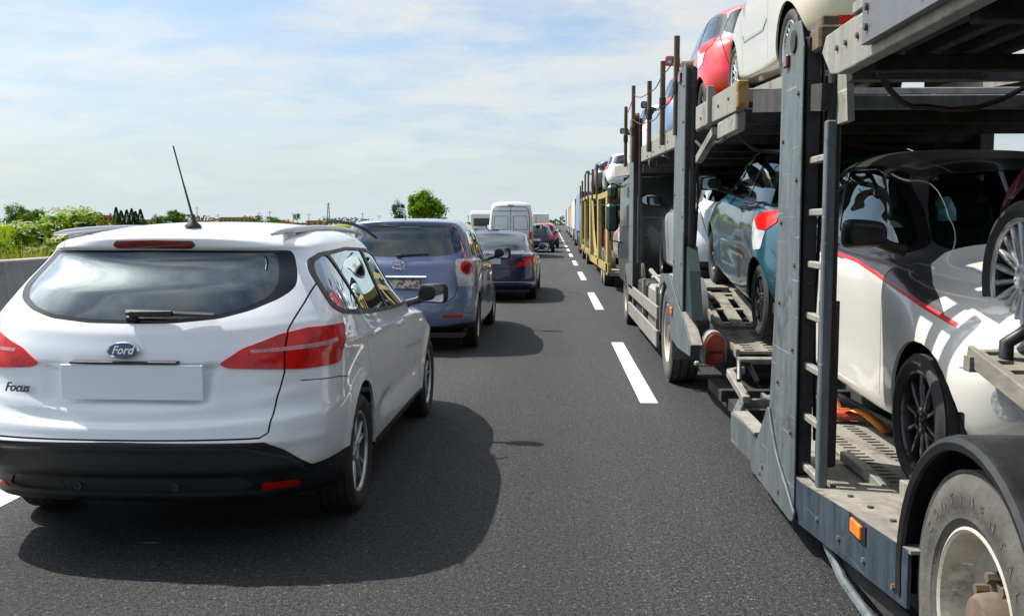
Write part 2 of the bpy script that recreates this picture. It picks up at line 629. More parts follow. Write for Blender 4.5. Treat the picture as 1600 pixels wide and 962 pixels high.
class Body:
    def __init__(s, levels, step=0.03, vstep=None, warp=None):
        D = hull(levels, step, vstep)
        nu, nt, _ = D.shape
        V = D.reshape(-1, 3)
        if warp is not None:
            V = warp(V)
            D = V.reshape(nu, nt, 3)
        s.bm = bmesh.new()
        vs = [s.bm.verts.new(p) for p in V]
        for i in range(nu - 1):
            for j in range(nt - 1):
                q = [vs[i * nt + j], vs[i * nt + j + 1], vs[(i + 1) * nt + j + 1], vs[(i + 1) * nt + j]]
                s.bm.faces.new(q)
        bmesh.ops.remove_doubles(s.bm, verts=s.bm.verts, dist=0.0008)
        s.bm.normal_update()
        s.lay = s.bm.faces.layers.int.new('reg')
        s.regs = {0: 'body'}
        s.opts = {}
        s.clip_uid = 0
        # orientation: outward
        f = max(s.bm.faces, key=lambda f: f.calc_center_median().x)
        if f.normal.x < 0:
            bmesh.ops.reverse_faces(s.bm, faces=s.bm.faces[:])
            s.bm.normal_update()

    def cut(s, region, proj, poly, over=None, facing=0.12, rng=None, **opt):
        """cut the outline into the skin; the faces inside become the region called name.
        over: only faces of these regions; rng: (axis, lo, hi) limits which faces are touched"""
        u, v, n = proj_of(proj)
        bm = s.bm; lay = s.lay
        overid = None if over is None else {k for k, w in s.regs.items() if w in over}
        xs = [p[0] for p in poly]; ys = [p[1] for p in poly]
        bx = (min(xs), max(xs), min(ys), max(ys))
        ok = []
        for f in bm.faces:
            if f.normal.dot(n) < facing: continue
            if overid is not None and f[lay] not in overid: continue
            if rng:
                c = f.calc_center_median()
                if not (rng[1] <= c[rng[0]] <= rng[2]): continue
            a = [w.co.dot(u) for w in f.verts]; b = [w.co.dot(v) for w in f.verts]
            if max(a) < bx[0] or min(a) > bx[1] or max(b) < bx[2] or min(b) > bx[3]: continue
            ok.append(f)
        work = set(ok)
        m = len(poly)
        for i in range(m):
            p, q = poly[i], poly[(i + 1) % m]
            ex0, ex1 = min(p[0], q[0]) - 1e-5, max(p[0], q[0]) + 1e-5
            ey0, ey1 = min(p[1], q[1]) - 1e-5, max(p[1], q[1]) + 1e-5
            P = u * p[0] + v * p[1]
            d = u * (q[0] - p[0]) + v * (q[1] - p[1])
            if d.length < 1e-6: continue
            pn = d.cross(n).normalized()
            sel = []
            for f in work:
                a = [w.co.dot(u) for w in f.verts]; b = [w.co.dot(v) for w in f.verts]
                if max(a) < ex0 or min(a) > ex1 or max(b) < ey0 or min(b) > ey1: continue
                dd = [(w.co - P).dot(pn) for w in f.verts]
                if min(dd) > -1e-6 or max(dd) < 1e-6: continue
                sel.append(f)
            if not sel: continue
            es = {e for f in sel for e in f.edges}
            vv = {w for f in sel for w in f.verts}
            before = set(sel)
            res = bmesh.ops.bisect_plane(bm, geom=sel + list(es) + list(vv), dist=1e-6, plane_co=P, plane_no=pn)
            new = [g for g in res['geom'] if isinstance(g, bmesh.types.BMFace) and g.is_valid]
            # faces created by edge splits keep validity; refresh the working set
            work = {f for f in work if f.is_valid}
            work |= set(new)
            for e in res['geom_cut']:
                if isinstance(e, bmesh.types.BMEdge) and e.is_valid:
                    for f in e.link_faces:
                        if f.normal.dot(n) >= facing * .8 and (overid is None or f[lay] in overid):
                            work.add(f)
        rid = max(s.regs) + 1
        s.regs[rid] = region
        s.opts[region] = opt
        for f in work:
            if not f.is_valid: continue
            c = f.calc_center_median()
            if inpoly((c.dot(u), c.dot(v)), poly):
                if overid is not None and f[lay] not in overid: continue
                f[lay] = rid
        return s

    def finish(s, parent, mats, default, lining=True, skirt=0.016):
        """make the objects: one per region (both sides, or joined across the middle)"""
        bm = s.bm
        bm.normal_update()
        bm.verts.index_update()
        nrm = {}
        for v in bm.verts:
            q = v.normal.copy()
            if abs(v.co.x) < 1e-4: q.x = 0
            nrm[v.index] = q.normalized() if q.length > 0 else Vector((0, 0, 1))
        byname = {}
        for f in bm.faces:
            byname.setdefault(s.regs[f[s.lay]], []).append(f)
        objs = {}
        for name, faces in byname.items():
            opt = s.opts.get(name, {})
            if opt.get('drop'): continue
            off = opt.get('off', 0.0)
            mt = opt.get('mat', default)
            sk = opt.get('skirt', skirt)
            vid = {}
            V, N, Fc = [], [], []
            for f in faces:
                idx = []
                for v in f.verts:
                    if v.index not in vid:
                        vid[v.index] = len(V)
                        V.append(v.co + nrm[v.index] * off); N.append(nrm[v.index])
                    idx.append(vid[v.index])
                Fc.append(idx)
            fset = set(faces)
            if sk:
                for f in faces:
                    L = len(f.verts)
                    for k, lp in enumerate(f.loops):
                        e = lp.edge
                        if sum(1 for g in e.link_faces if g in fset) != 1: continue
                        a, b = lp.vert, lp.link_loop_next.vert
                        if abs(a.co.x) < 1e-4 and abs(b.co.x) < 1e-4: continue
                        pa = a.co + nrm[a.index] * off; pb = b.co + nrm[b.index] * off
                        ia, ib = a.co - nrm[a.index] * sk, b.co - nrm[b.index] * sk
                        o = (pb - pa).cross(nrm[a.index])
                        o = o.normalized() if o.length > 1e-9 else nrm[a.index]
                        base = len(V)
                        V += [pa, pb, ib, ia]; N += [o] * 4
                        Fc.append([base + 1, base, base + 3, base + 2])
            if name == 'body' and lining:
                base = len(V)
                lay_idx = {}
                nf = len(Fc)
                for f in faces:
                    idx = []
                    for v in f.verts:
                        if v.index not in lay_idx:
                            lay_idx[v.index] = len(V)
                            V.append(v.co - nrm[v.index] * sk * .95); N.append(-nrm[v.index])
                        idx.append(lay_idx[v.index])
                    Fc.append(idx[::-1])
            else:
                nf = len(Fc)
            def mk(Vs, Ns, Fs, nm, nfront):
                me = bpy.data.meshes.new(nm)
                me.from_pydata([tuple(p) for p in Vs], [], Fs)
                for q in (mt if isinstance(mt, (list, tuple)) else [mt]): me.materials.append(q)
                if name == 'body' and lining:
                    me.materials.append(M_DARK)
                me.polygons.foreach_set('use_smooth', [True] * len(Fs))
                if nfront is not None:
                    mi = [0] * len(Fs)
                    for a_, b_ in nfront:
                        for k in range(a_, b_): mi[k] = 1
                    me.polygons.foreach_set('material_index', mi)
                me.update()
                me.normals_split_custom_set_from_vertices([tuple(x) for x in Ns])
                return link_mesh(nm, me, None, parent)
            mirV = [Vector((-p.x, p.y, p.z)) for p in V]
            mirN = [Vector((-p.x, p.y, p.z)) for p in N]
            nm = opt.get('name', name)
            par = parent
            if opt.get('join') or name == 'body':
                k = len(V)
                F2 = Fc + [[i + k for i in f[::-1]] for f in Fc]
                rngs = [(nf, len(Fc)), (len(Fc) + nf, 2 * len(Fc))] if name == 'body' and lining else None
                o = mk(V + mirV, N + mirN, F2, nm, rngs)
                objs[name] = [o]
            else:
                o1 = mk(V, N, Fc, nm, None)
                o2 = mk(mirV, mirN, [f[::-1] for f in Fc], nm, None)
                objs[name] = [o1, o2]
        for name, ol in objs.items():
            pn = s.opts.get(name, {}).get('under')
            if pn and pn in objs:
                for k, o in enumerate(ol):
                    o.parent = objs[pn][min(k, len(objs[pn]) - 1)]
        bm.free()
        return objs


# ---------------------------------------------------------------- wheels
def tyre_mesh(r, w, rim, n=48, ribs=True):
    b = MB()
    h = w / 2
    s = (r - rim)
    prof = [(-h * .80, rim - .004), (-h * .86, rim + .012), (-h, rim + s * .42), (-h * .97, rim + s * .68), (-h * .86, r - .012), (-h * .74, r - .003)]
    if ribs:
        for c in (-.45, -.15, .15, .45):
            prof += [((c - .035) * 2 * h * .75, r), ((c - .03) * 2 * h * .75, r - .007), ((c + .03) * 2 * h * .75, r - .007), ((c + .035) * 2 * h * .75, r)]
    prof += [(h * .74, r - .003), (h * .86, r - .012), (h * .97, rim + s * .68), (h, rim + s * .42), (h * .86, rim + .012), (h * .80, rim - .004)]
    b.lathe(prof, n=n)
    return b.mesh('tyre', M_RUBBER)


def rim_mesh(r, w, n=10, style='twin', m=None):
    """outer face towards +x"""
    b = MB()
    h = w / 2
    b.lathe([(h * .80, r), (h * .84, r - .006), (h * .80, r - .016), (h * .70, r - .020)], n=48)
    b.cur = 1
    b.lathe([(h * .70, r - .020), (h * .45, r - .028), (-h * .8, r - .03), (-h * .8, r)], n=48)
    b.cur = 0
    face = h * .62
    def spoke(a, w0, w1, r0=.03, r1=None, z0=0.0, z1=0.0, th=.022, skew=0.0):
        r1 = r1 or r - .018
        ca, sa = math.cos(a), math.sin(a)
        ca2, sa2 = math.cos(a + skew), math.sin(a + skew)
        def P(rr, t, x, c, s_): return (x, rr * c - t * s_, rr * s_ + t * c)
        v = []
        for (rr, ww, dx, c, s_) in ((r0, w0, z0, ca, sa), ((r0 + r1) / 2, (w0 + w1) / 2, (z0 + z1) / 2 + .004, (ca + ca2) / 2, (sa + sa2) / 2), (r1, w1, z1, ca2, sa2)):
            for (t, x) in ((-ww / 2, face + dx - th * .5), (-ww * .28, face + dx), (ww * .28, face + dx), (ww / 2, face + dx - th * .5), (ww / 2, face + dx - th * 1.5), (-ww / 2, face + dx - th * 1.5)):
                v.append(P(rr, t, x, c, s_))
        f = []
        for k in (0, 6):
            for i in range(6):
                f.append([k + i, k + (i + 1) % 6, k + 6 + (i + 1) % 6, k + 6 + i])
        f += [[0, 1, 2, 3, 4, 5][::-1], [12, 13, 14, 15, 16, 17]]
        b.add(v, f)
    for i in range(n):
        a = 2 * PI * i / n + .1
        if style == 'twin':
            spoke(a - .13, .030, .022, z1=.008, skew=-.10)
            spoke(a + .13, .030, .022, z1=.008, skew=.10)
        elif style == 'thin':
            spoke(a, .020, .024, r0=.05, z1=.004, th=.018)
        elif style == 'fan':
            spoke(a, .014, .026, r0=.06, z1=.012, th=.016)
        elif style == 'wide':
            spoke(a, .055, .075, z1=.006)
    b.lathe([(face - .03, .062), (face + .004, .060), (face + .010, .046), (face + .004, .030), (face + .006, .026), (face + .007, .001)], n=20)
    for i in range(5):
        a = 2 * PI * i / 5
        b.lathe([(face - .0, .008), (face + .012, .007), (face + .012, .001)], c=(0, .043 * math.cos(a), .043 * math.sin(a)), n=6, smooth=False)
    me = b.mesh('rim', [m or M_ALLOY, M_DISC])
    return me


def brake_mesh(r, w):
    b = MB()
    b.lathe([(.0, .001), (.0, r * .62), (-.02, r * .62), (-.02, .001)], n=32)
    b.lathe([(-w * .4, .001), (-w * .4, r - .032)], n=24)
    return b.mesh('brake_disc', M_DISC)


def make_wheel_set(parent, spots, r, w, rimr, n, style, m=None, caliper=None, steer=0.0):
    """spots: (x, y, z); each wheel > tyre, rim, brake_disc"""
    tm, rm, bmh = tyre_mesh(r, w, rimr), rim_mesh(rimr, w, n, style, m), brake_mesh(rimr, w)
    out = []
    for (x, y, z) in spots:
        wh = empty('wheel', (x, y, z), (0, 0, PI if x < 0 else 0))
        wh.parent = parent
        if steer: wh.rotation_euler.z += steer
        wh.rotation_euler.x = random.uniform(0, 1.2)
        link_mesh('tyre', tm, None, wh)
        link_mesh('rim', rm, None, wh)
        link_mesh('brake_disc', bmh, None, wh)
        if caliper:
            c = MB()
            c.prism([(rimr * .78 * math.cos(t), rimr * .78 * math.sin(t)) for t in np.linspace(-.55, .55, 6)] + [(rimr * .48 * math.cos(t), rimr * .48 * math.sin(t)) for t in np.linspace(.55, -.55, 6)], 'x', -.02, .035)
            o = c.build('brake_caliper', caliper, wh, bevel=.004)
            o.rotation_euler.x = -wh.rotation_euler.x + (PI if x > 0 else PI)
        out.append(wh)
    return out


def seats(parent, xs, y0, z0, rear_y=None, col=None, h=1.0, lean=.22, head=True):
    col = col or M_SEAT
    def one(x, y, name, w=.48):
        b = MB()
        b.box(x - w / 2, x + w / 2, y - .05, y + .48, z0 - .08, z0 + .08, .04)
        n0 = len(b.v)
        b.box(x - w / 2, x + w / 2, -.06, .07, 0, .60 * h, .045)
        if head:
            b.box(x - .13, x + .13, -.04, .06, .63 * h, .82 * h, .04)
            b.bar((x - .05, 0, .58 * h), (x - .05, 0, .66 * h), .012, .012)
            b.bar((x + .05, 0, .58 * h), (x + .05, 0, .66 * h), .012, .012)
        b.xf(Matrix.Translation((0, y - .03, z0 + .02)) @ Matrix.Rotation(lean, 4, 'X'), n0)
        return b.build(name, col, parent, bevel=.012)
    for x in xs:
        one(x, y0, 'seat')
    if rear_y is not None:
        b = MB()
        W = .58
        b.box(-W, W, rear_y - .05, rear_y + .48, z0 - .08, z0 + .08, .04)
        n0 = len(b.v)
        b.box(-W, W, -.06, .07, 0, .52 * h, .05)
        for x in (-.36, 0, .36):
            b.box(x - .12, x + .12, -.04, .05, .54 * h, .70 * h, .035)
        b.xf(Matrix.Translation((0, rear_y - .03, z0 + .02)) @ Matrix.Rotation(lean, 4, 'X'), n0)
        b.build('rear_bench', col, parent, bevel=.012)


def door_mirror(parent, x, y, z, m, side=1, scale=1.0):
    """housing with glass on its rear face; side +1 right"""
    b = MB()
    bm = bmesh.new()
    bmesh.ops.create_cube(bm, size=1.0)
    for v in bm.verts:
        v.co = Vector((v.co.x * .20, v.co.y * .11, v.co.z * .145))
        if v.co.y > 0:
            v.co.x *= .72; v.co.z *= .7
        if v.co.x * side < 0: v.co.z *= .8
    bmesh.ops.subdivide_edges(bm, edges=bm.edges[:], cuts=5, use_grid_fill=True, smooth=0.0)
    for _ in range(9):
        bmesh.ops.smooth_vert(bm, verts=bm.verts[:], factor=.45, use_axis_x=True, use_axis_y=True, use_axis_z=True)
    b.bm(bm, Matrix.Translation((side * .17 * scale, 0, .05)) @ Matrix.Scale(scale * 1.2, 4), True)
    b.tube([(-.02 * side, .0, -.03), (.05 * side, 0, -.01), (.12 * side, 0, .02)], [.03, .026, .03], n=8)
    o = b.build('door_mirror', m, parent, loc=(x, y, z))
    g = MB()
    pts = rpoly([(-.078, -.052), (.082, -.060), (.085, .058), (-.074, .05)], .022, 4)
    g.prism([(p[0] * scale * 1.0, p[1] * scale) for p in pts], 'y', -.062 * scale, -.050 * scale)
    g.xf(Matrix.Translation((side * .172 * scale, 0, .05)) @ Matrix.Rotation(side * -.12, 4, 'Z'))
    g.build('mirror_glass', M_MIRROR, o)
    return o


def arch_liners(parent, x, ys, z, r, depth=.26):
    for y in ys:
        for s in (-1, 1):
            b = MB()
            pr = [(s * (x - .012), r), (s * (x - depth), r), (s * (x - depth), .01)]
            b.lathe(pr, c=(0, y, z), n=20, a0=-.35, a1=PI + .35)
            b.build('arch_liner', M_DARK, parent, fix=False)
# ---------------------------------------------------------------- ground
def asphalt():
    m = bpy.data.materials.new('asphalt')
    m.use_nodes = True
    b = _bsdf(m)
    t = NT(m.node_tree)
    tc = t.add('ShaderNodeTexCoord').outputs['Object']
    v = t.add('ShaderNodeTexVoronoi', {0: tc, 'Scale': 125.0})
    v2 = t.add('ShaderNodeTexVoronoi', {0: tc, 'Scale': 42.0})
    n = t.add('ShaderNodeTexNoise', {0: tc, 'Scale': 50.0, 'Detail': 7.0, 'Roughness': 0.85})
    st = t.add('ShaderNodeMapping', {0: tc, 3: (1.0, 0.06, 1.0)}).outputs[0]
    big = t.add('ShaderNodeTexNoise', {0: st, 'Scale': 1.3, 'Detail': 6.0, 'Roughness': 0.6})
    pat = t.add('ShaderNodeTexNoise', {0: tc, 'Scale': 0.35, 'Detail': 5.0})
    base = t.mix(t.ramp(n.outputs[0], [(0.40, 0.0), (0.62, 1.0)]), (0.003, 0.004, 0.006), (0.090, 0.093, 0.098))
    # single pale stones
    sp = t.ramp(v.outputs['Color'], [(0.88, 0.0), (0.93, 1.0)])
    base = t.mix(t.math('MULTIPLY', sp, 0.8), base, (0.24, 0.235, 0.22))
    dk = t.ramp(v2.outputs['Color'], [(0.0, 1.0), (0.3, 0.0)])
    base = t.mix(t.math('MULTIPLY', dk, 0.7), base, (0.006, 0.006, 0.008))
    tone = t.ramp(big.outputs[0], [(0.3, 0.84), (0.7, 1.12)])
    base = t.mix(1.0, base, tone, 'MULTIPLY')
    tone2 = t.ramp(pat.outputs[0], [(0.3, 0.9), (0.7, 1.1)])
    base = t.mix(1.0, base, tone2, 'MULTIPLY')
    # wheel tracks rubbed paler, with drips of oil between them, and a few sealed cracks
    sx = t.add('ShaderNodeSeparateXYZ', {0: tc})
    ph = t.math('MULTIPLY', t.math('ADD', sx.outputs[0], 1.2), 2 * PI / 1.85)
    trk = t.ramp(t.math('ADD', t.math('MULTIPLY', t.math('COSINE', ph), .5), .5), [(.3, 0.93), (.9, 1.13)])
    base = t.mix(1.0, base, trk, 'MULTIPLY')
    oil = t.add('ShaderNodeTexNoise', {0: tc, 'Scale': 7.0, 'Detail': 2.0})
    base = t.mix(t.ramp(oil.outputs[0], [(.70, 0), (.76, .35)]), base, (.012, .012, .013))
    t.l.new(base, b.inputs['Base Color'])
    b.inputs['Roughness'].default_value = 0.8
    b.inputs['Specular IOR Level'].default_value = 0.35
    hgt = t.math('ADD', n.outputs[0], t.math('MULTIPLY', v.outputs[0], 0.8))
    bp = t.add('ShaderNodeBump', {'Height': hgt, 'Strength': 1.0, 'Distance': 0.014})
    t.l.new(bp.outputs[0], b.inputs['Normal'])
    return m


M_ASPHALT = asphalt()
g = MB()
g.quad((-6.75, -60, 0), (14, -60, 0), (14, 1500, 0), (-6.75, 1500, 0))
tag(g.build('road', M_ASPHALT), kind='structure')


def line_paint():
    m = mat('road_paint', (0.70, 0.70, 0.66), 0.6, bump=0.5, bscale=90)
    b = _bsdf(m)
    t = NT(m.node_tree)
    tc = t.add('ShaderNodeTexCoord').outputs['Object']
    n = t.add('ShaderNodeTexNoise', {0: tc, 'Scale': 60.0, 'Detail': 8.0, 'Roughness': 0.8})
    n2 = t.add('ShaderNodeTexNoise', {0: tc, 'Scale': 2.5, 'Detail': 4.0})
    f = t.ramp(t.math('ADD', n.outputs[0], t.math('MULTIPLY', n2.outputs[0], 0.25)), [(0.47, 1.0), (0.56, 0.0)])
    t.l.new(t.mix(f, (0.72, 0.72, 0.68), (0.22, 0.22, 0.21)), b.inputs['Base Color'])
    return m


M_LINE = line_paint()
ln = MB()
ln.box(-3.28, -3.02, -40, 900, .0, .004)
tag(ln.build('edge_line', M_LINE), kind='structure')
for k in range(-2, 42):
    y = 8.5 + 9.25 * k
    d = MB()
    d.box(.755, .905, y, y + 4.35, .0, .004)
    tag(d.build('lane_dash', M_LINE), kind='structure')
# ---------------------------------------------------------------- the white estate
M_WHITE = paint('white_paint', (0.80, 0.83, 0.86), 0.0, 0.3, dirt=.05)


M_FRIT = mat('window_frit', (0.012, 0.013, 0.015), 0.22, spec=.35)


def estate(loc, rz):
    L = [
        # yr   br   yf    bf    W(6)                                  Z(8)
        (.12, .20, 4.42, .40, (.72, .76, .76, .76, .74, .66), (.27, .26, .20, .18, .18, .20, .22, .22)),
        (.05, .24, 4.47, .45, (.80, .865, .865, .865, .86, .74), (.345, .33, .27, .22, .22, .26, .28, .27)),
        (.012, .27, 4.53, .52, (.845, .90, .885, .885, .895, .80), (.43, .43, .38, .30, .30, .36, .40, .40)),
        (.00, .29, 4.56, .56, (.865, .912, .885, .885, .91, .83), (.54, .55, .52, .42, .42, .50, .52, .52)),
        (.015, .30, 4.56, .58, (.872, .915, .892, .892, .915, .84), (.630, .66, .66, .58, .56, .62, .62, .60)),
        (.045, .30, 4.55, .60, (.868, .908, .905, .905, .912, .82), (.645, .70, .74, .68, .66, .70, .68, .66)),
        (.085, .31, 4.52, .62, (.862, .905, .908, .908, .905, .80), (.78, .82, .86, .80, .76, .78, .75, .72)),
        (.100, .32, 4.46, .66, (.855, .900, .905, .905, .895, .76), (.90, .94, .97, .89, .84, .84, .80, .77)),
        (.130, .33, 4.30, .72, (.835, .880, .890, .892, .875, .70), (1.00, 1.04, 1.06, .955, .90, .89, .87, .84)),
        (.165, .34, 3.72, .45, (.80, .845, .862, .865, .845, .74), (1.075, 1.12, 1.135, 1.03, .975, .945, .96, 1.0)),
        (.285, .33, 3.36, .42, (.735, .775, .790, .790, .770, .68), (1.215, 1.25, 1.26, 1.21, 1.17, 1.12, 1.12, 1.16)),
        (.475, .30, 2.92, .42, (.655, .685, .700, .700, .685, .60), (1.405, 1.41, 1.41, 1.42, 1.415, 1.37, 1.35, 1.38)),
        (.455, .30, 2.84, .42, (.635, .665, .675, .675, .660, .58), (1.432, 1.432, 1.437, 1.455, 1.455, 1.415, 1.39, 1.41)),
        (.452, .32, 2.78, .42, (.59, .62, .62, .62, .60, .53), (1.470, 1.462, 1.468, 1.492, 1.49, 1.45, 1.425, 1.44)),
        (.58, .28, 2.66, .36, (.36, .38, .38, .38, .37, .34), (1.505, 1.50, 1.517, 1.54, 1.535, 1.49, 1.465, 1.475)),
        (.66, .26, 2.60, .33, (0, 0, 0, 0, 0, 0), (1.518, 1.52, 1.53, 1.555, 1.55, 1.505, 1.485, 1.485)),
    ]

    def warp(V):
        V = V.copy()
        x, y, z = V[:, 0], V[:, 1], V[:, 2]
        sm = lambda a, b, t: np.clip((t - a) / (b - a), 0, 1) ** 2 * (3 - 2 * np.clip((t - a) / (b - a), 0, 1))
        rear = 1 - sm(.3, .5, y)
        # number plate recess between the lamps
        w = .385 - (.90 - z) * .25
        k = (1 - sm(0, .035, x - w)) * sm(.712, .735, z) * (1 - sm(.893, .905, z)) * rear
        V[:, 1] += .030 * k
        # moulded steps of the black bumper
        V[:, 1] += .020 * (1 - sm(.40, .425, z)) * sm(.30, .32, z) * rear
        V[:, 1] -= .012 * np.exp(-((z - .555) / .02) ** 2) * rear
        # sharp feature under the plate, running out to the corners
        zl = .70 + .10 * (x / .85) ** 2
        V[:, 1] += -.010 * np.exp(-((z - zl + .01) / .018) ** 2) * rear * (z > .66)
        # shoulder line on the flank
        side = sm(.4, .7, y) * (1 - sm(4.0, 4.4, y))
        zs = .965 - .035 * (y - .6)
        V[:, 0] += .010 * np.exp(-((z - zs) / .022) ** 2) * side * (x > .7)
        zs2 = .46 + .02 * (y - 2)
        V[:, 0] -= .016 * np.exp(-((z - zs2) / .06) ** 2) * sm(1.5, 1.9, y) * (1 - sm(2.9, 3.2, y)) * (x > .7)
        # flared arches
        for yc in (.98, 3.63):
            d = np.sqrt((y - yc) ** 2 + (z - .33) ** 2)
            V[:, 0] += .014 * np.exp(-((d - .385) / .035) ** 2) * (x > .72) * (z > .25)
        return V
    B = Body(L, .03, .022, warp)
    rw, fw = .98, 3.63
    for yc in (rw, fw):
        B.cut('arch' + str(int(yc)), 'side', [(yc + .372 * math.cos(t), .33 + .372 * math.sin(t)) for t in np.linspace(0, 2 * PI, 36, endpoint=False)], facing=-.2, rng=(0, .5, 2), drop=True)
    # lower black bumper with raised ends, and sills
    B.cut('bumper', 'rear', [(-.05, .1), (1.2, .1), (1.2, .44), (.895, .43), (.82, .425), (.72, .515), (.64, .560), (-.05, .572)], facing=.02, rng=(1, -.1, .64), over=['body'], mat=M_BLACK, join=True, off=.004)
    B.cut('sill', 'side', [(.9, .1), (4.4, .1), (4.4, .275), (3.9, .285), (.9, .285)], facing=-.3, over=['body'], mat=M_BLACK, name='sill', off=.003)
    B.cut('lower_valance', 'rear', rpoly([(-.05, .325), (.50, .325), (.58, .345), (.54, .395), (-.05, .398)], .015, 2), facing=.02, rng=(1, -.1, .5), over=['bumper'], mat=mat('satin_valance', (.035, .040, .045), .3, bump=.1, bscale=300), join=True, off=-.006)
    B.cut('valance_gap', 'rear', strip([(.30, .325), (.30, .398)], .004), facing=.02, rng=(1, -.1, .5), over=['lower_valance'], mat=M_GAP, off=-.008, name='panel_gap')
    B.cut('bumper_crease', 'rear', strip([(-.05, .545), (.55, .535), (.74, .475), (.80, .40)], .012), facing=.02, rng=(1, -.1, .6), over=['bumper'], mat=mat('satin_valance', (.035, .040, .045), .3), join=True, off=.006)  # raised strip in paler satin; the ledge highlight is put into its colour
    # rear window: black surround, then the pane
    fr = [(-.05, 1.085), (.20, 1.088), (.40, 1.106), (.53, 1.14), (.64, 1.19), (.685, 1.235), (.675, 1.29), (.63, 1.385), (.61, 1.412), (-.05, 1.418)]
    B.cut('window_surround', 'rear', rpoly(fr, .03, 3), facing=.02, rng=(1, -.1, .8), over=['body'], mat=M_FRIT, join=True, off=-.002, name='window_surround')
    gl = [(-.05, 1.102), (.20, 1.105), (.39, 1.122), (.50, 1.152), (.585, 1.195), (.612, 1.24), (.60, 1.30), (.565, 1.385), (.55, 1.398), (-.05, 1.405)]
    B.cut('rear_window', 'rear', rpoly(gl, .03, 3), facing=.02, rng=(1, -.1, .8), over=['window_surround'], mat=M_GLASSD, join=True, off=-.001, under='window_surround')
    # side glazing
    tr = [(.62, 1.13), (.63, 1.20), (.66, 1.30), (.74, 1.365), (.90, 1.392), (1.5, 1.408), (2.1, 1.385), (2.55, 1.30), (2.95, 1.155), (3.22, .985), (3.19, .965), (2.9, .965), (2.2, .985), (1.5, 1.02), (1.0, 1.06), (.70, 1.092)]
    B.cut('window_trim', 'side', rpoly(tr, .04, 3), facing=.1, rng=(0, .4, 2), over=['body'], mat=M_BLACK, off=.003)
    q = [(.675, 1.140), (.685, 1.22), (.71, 1.30), (.775, 1.348), (.95, 1.374), (1.02, 1.376), (1.17, 1.085), (1.0, 1.085), (.76, 1.108)]
    r2 = [(1.22, 1.075), (1.07, 1.378), (1.5, 1.390), (1.86, 1.377), (1.98, 1.02), (1.6, 1.04)]
    f2 = [(2.05, 1.015), (1.93, 1.373), (2.15, 1.355), (2.50, 1.283), (2.80, 1.175), (3.08, 1.015), (3.06, .99), (2.6, .99)]
    B.cut('quarter_window', 'side', rpoly(q, .03, 3), facing=.1, rng=(0, .4, 2), over=['window_trim'], mat=M_GLASSD, off=-.002, under='window_trim')
    B.cut('side_window', 'side', rpoly(r2, .02, 2), facing=.1, rng=(0, .4, 2), over=['window_trim'], mat=M_GLASSD, off=-.002, under='window_trim')
    B.cut('side_windowb', 'side', rpoly(f2, .02, 2), facing=.1, rng=(0, .4, 2), over=['window_trim'], mat=M_GLASS, off=-.002, under='window_trim', name='side_window')
    ws = [(-.05, 1.03), (.55, 1.01), (.66, 1.06), (.56, 1.34), (.50, 1.385), (-.05, 1.43)]
    B.cut('windscreen', 'front', rpoly(ws, .03, 3), facing=.05, rng=(1, 2.4, 3.9), over=['body'], mat=M_GLASS, join=True, off=-.002)
    # lamps, seen from the rear corner: u = x cos + y sin
    ang = ('rc', 50)
    tl = LAMP_E
    B.cut('tail_light', ang, rpoly(tl, .02, 3), facing=.05, rng=(1, -.1, 1.0), over=['body'], mat=M_RED, off=.006)
    B.cut('light_band', ang, [(.50 , .952), (.90, .962), (.97, .972), (.97, .992), (.90, .984), (.50, .966)], facing=.05, rng=(1, -.1, .9), over=['tail_light'], mat=lens_mat('pink_lens', (.62, .30, .30)), off=.007, under='tail_light')
    # brake light under the spoiler
    B.cut('high_brake_light', 'rear', rpoly([(-.05, 1.428), (.18, 1.426), (.205, 1.440), (.19, 1.462), (-.05, 1.466)], .008, 2), facing=0, rng=(1, .3, .7), over=['body'], mat=M_DARKRED, join=True, off=.006)
    # shut lines
    gp = dict(mat=M_GAP, off=-.006)
    B.cut('tailgate_gap', 'rear', strip([(.70, 1.40), (.755, 1.27), (.735, 1.16), (.70, 1.05), (.695, .95), (.70, .86), (.675, .74), (.655, .60), (.62, .578), (-.05, .580)], .008), facing=0, rng=(1, -.1, .75), over=['body', 'tail_light'], name='panel_gap', join=True, **gp)
    B.cut('door_gap', 'side', strip([(1.14, 1.06), (1.10, .95), (1.16, .80), (1.36, .60), (1.43, .45), (1.44, .30)], .007), over=['body'], name='panel_gap', **gp)
    B.cut('door_gap2', 'side', strip([(2.03, .98), (2.05, .7), (2.04, .29)], .007), over=['body'], name='panel_gap', **gp)
    B.cut('door_gap3', 'side', strip([(3.18, .96), (3.16, .75), (3.13, .6), (3.15, .29)], .007), over=['body'], name='panel_gap', **gp)
    B.cut('bumper_gap', 'side', strip([(.27, .815), (.50, .800), (.66, .775), (.72, .60)], .005), over=['body'], name='panel_gap', **gp)
    B.cut('fuel_flap', 'side', strip([(.86 + .085 * math.cos(t), .90 + .095 * math.sin(t)) for t in np.linspace(0, 2 * PI, 21)], .004), over=['body'], name='fuel_flap_gap', **gp)
    # reflectors low in the bumper
    B.cut('reflector', ('rc', 30), rpoly([(.60, .322), (.77, .322), (.785, .340), (.75, .358), (.60, .358)], .008, 2), facing=0, rng=(1, -.1, .6), over=['bumper'], mat=M_RED, off=.006)
    root = empty('estate_car', loc, (0, 0, rz))
    ob = B.finish(root, None, M_WHITE)
    # floor and bumper underside
    f = MB(); f.box(-.76, .76, .42, 4.3, .20, .26, .03); f.build('underbody', M_BLACK, root)
    for x in (-.2, .25):
        d = MB()
        d.lathe([(.01, .018), (-.004, .018), (-.004, .010), (.002, .009), (.002, .001)], c=(x, .026, .362), axis='y', n=16)
        d.build('parking_sensor', M_BLACK, ob['bumper'][0])
    arch_liners(root, .84, (rw, fw), .33, .385)
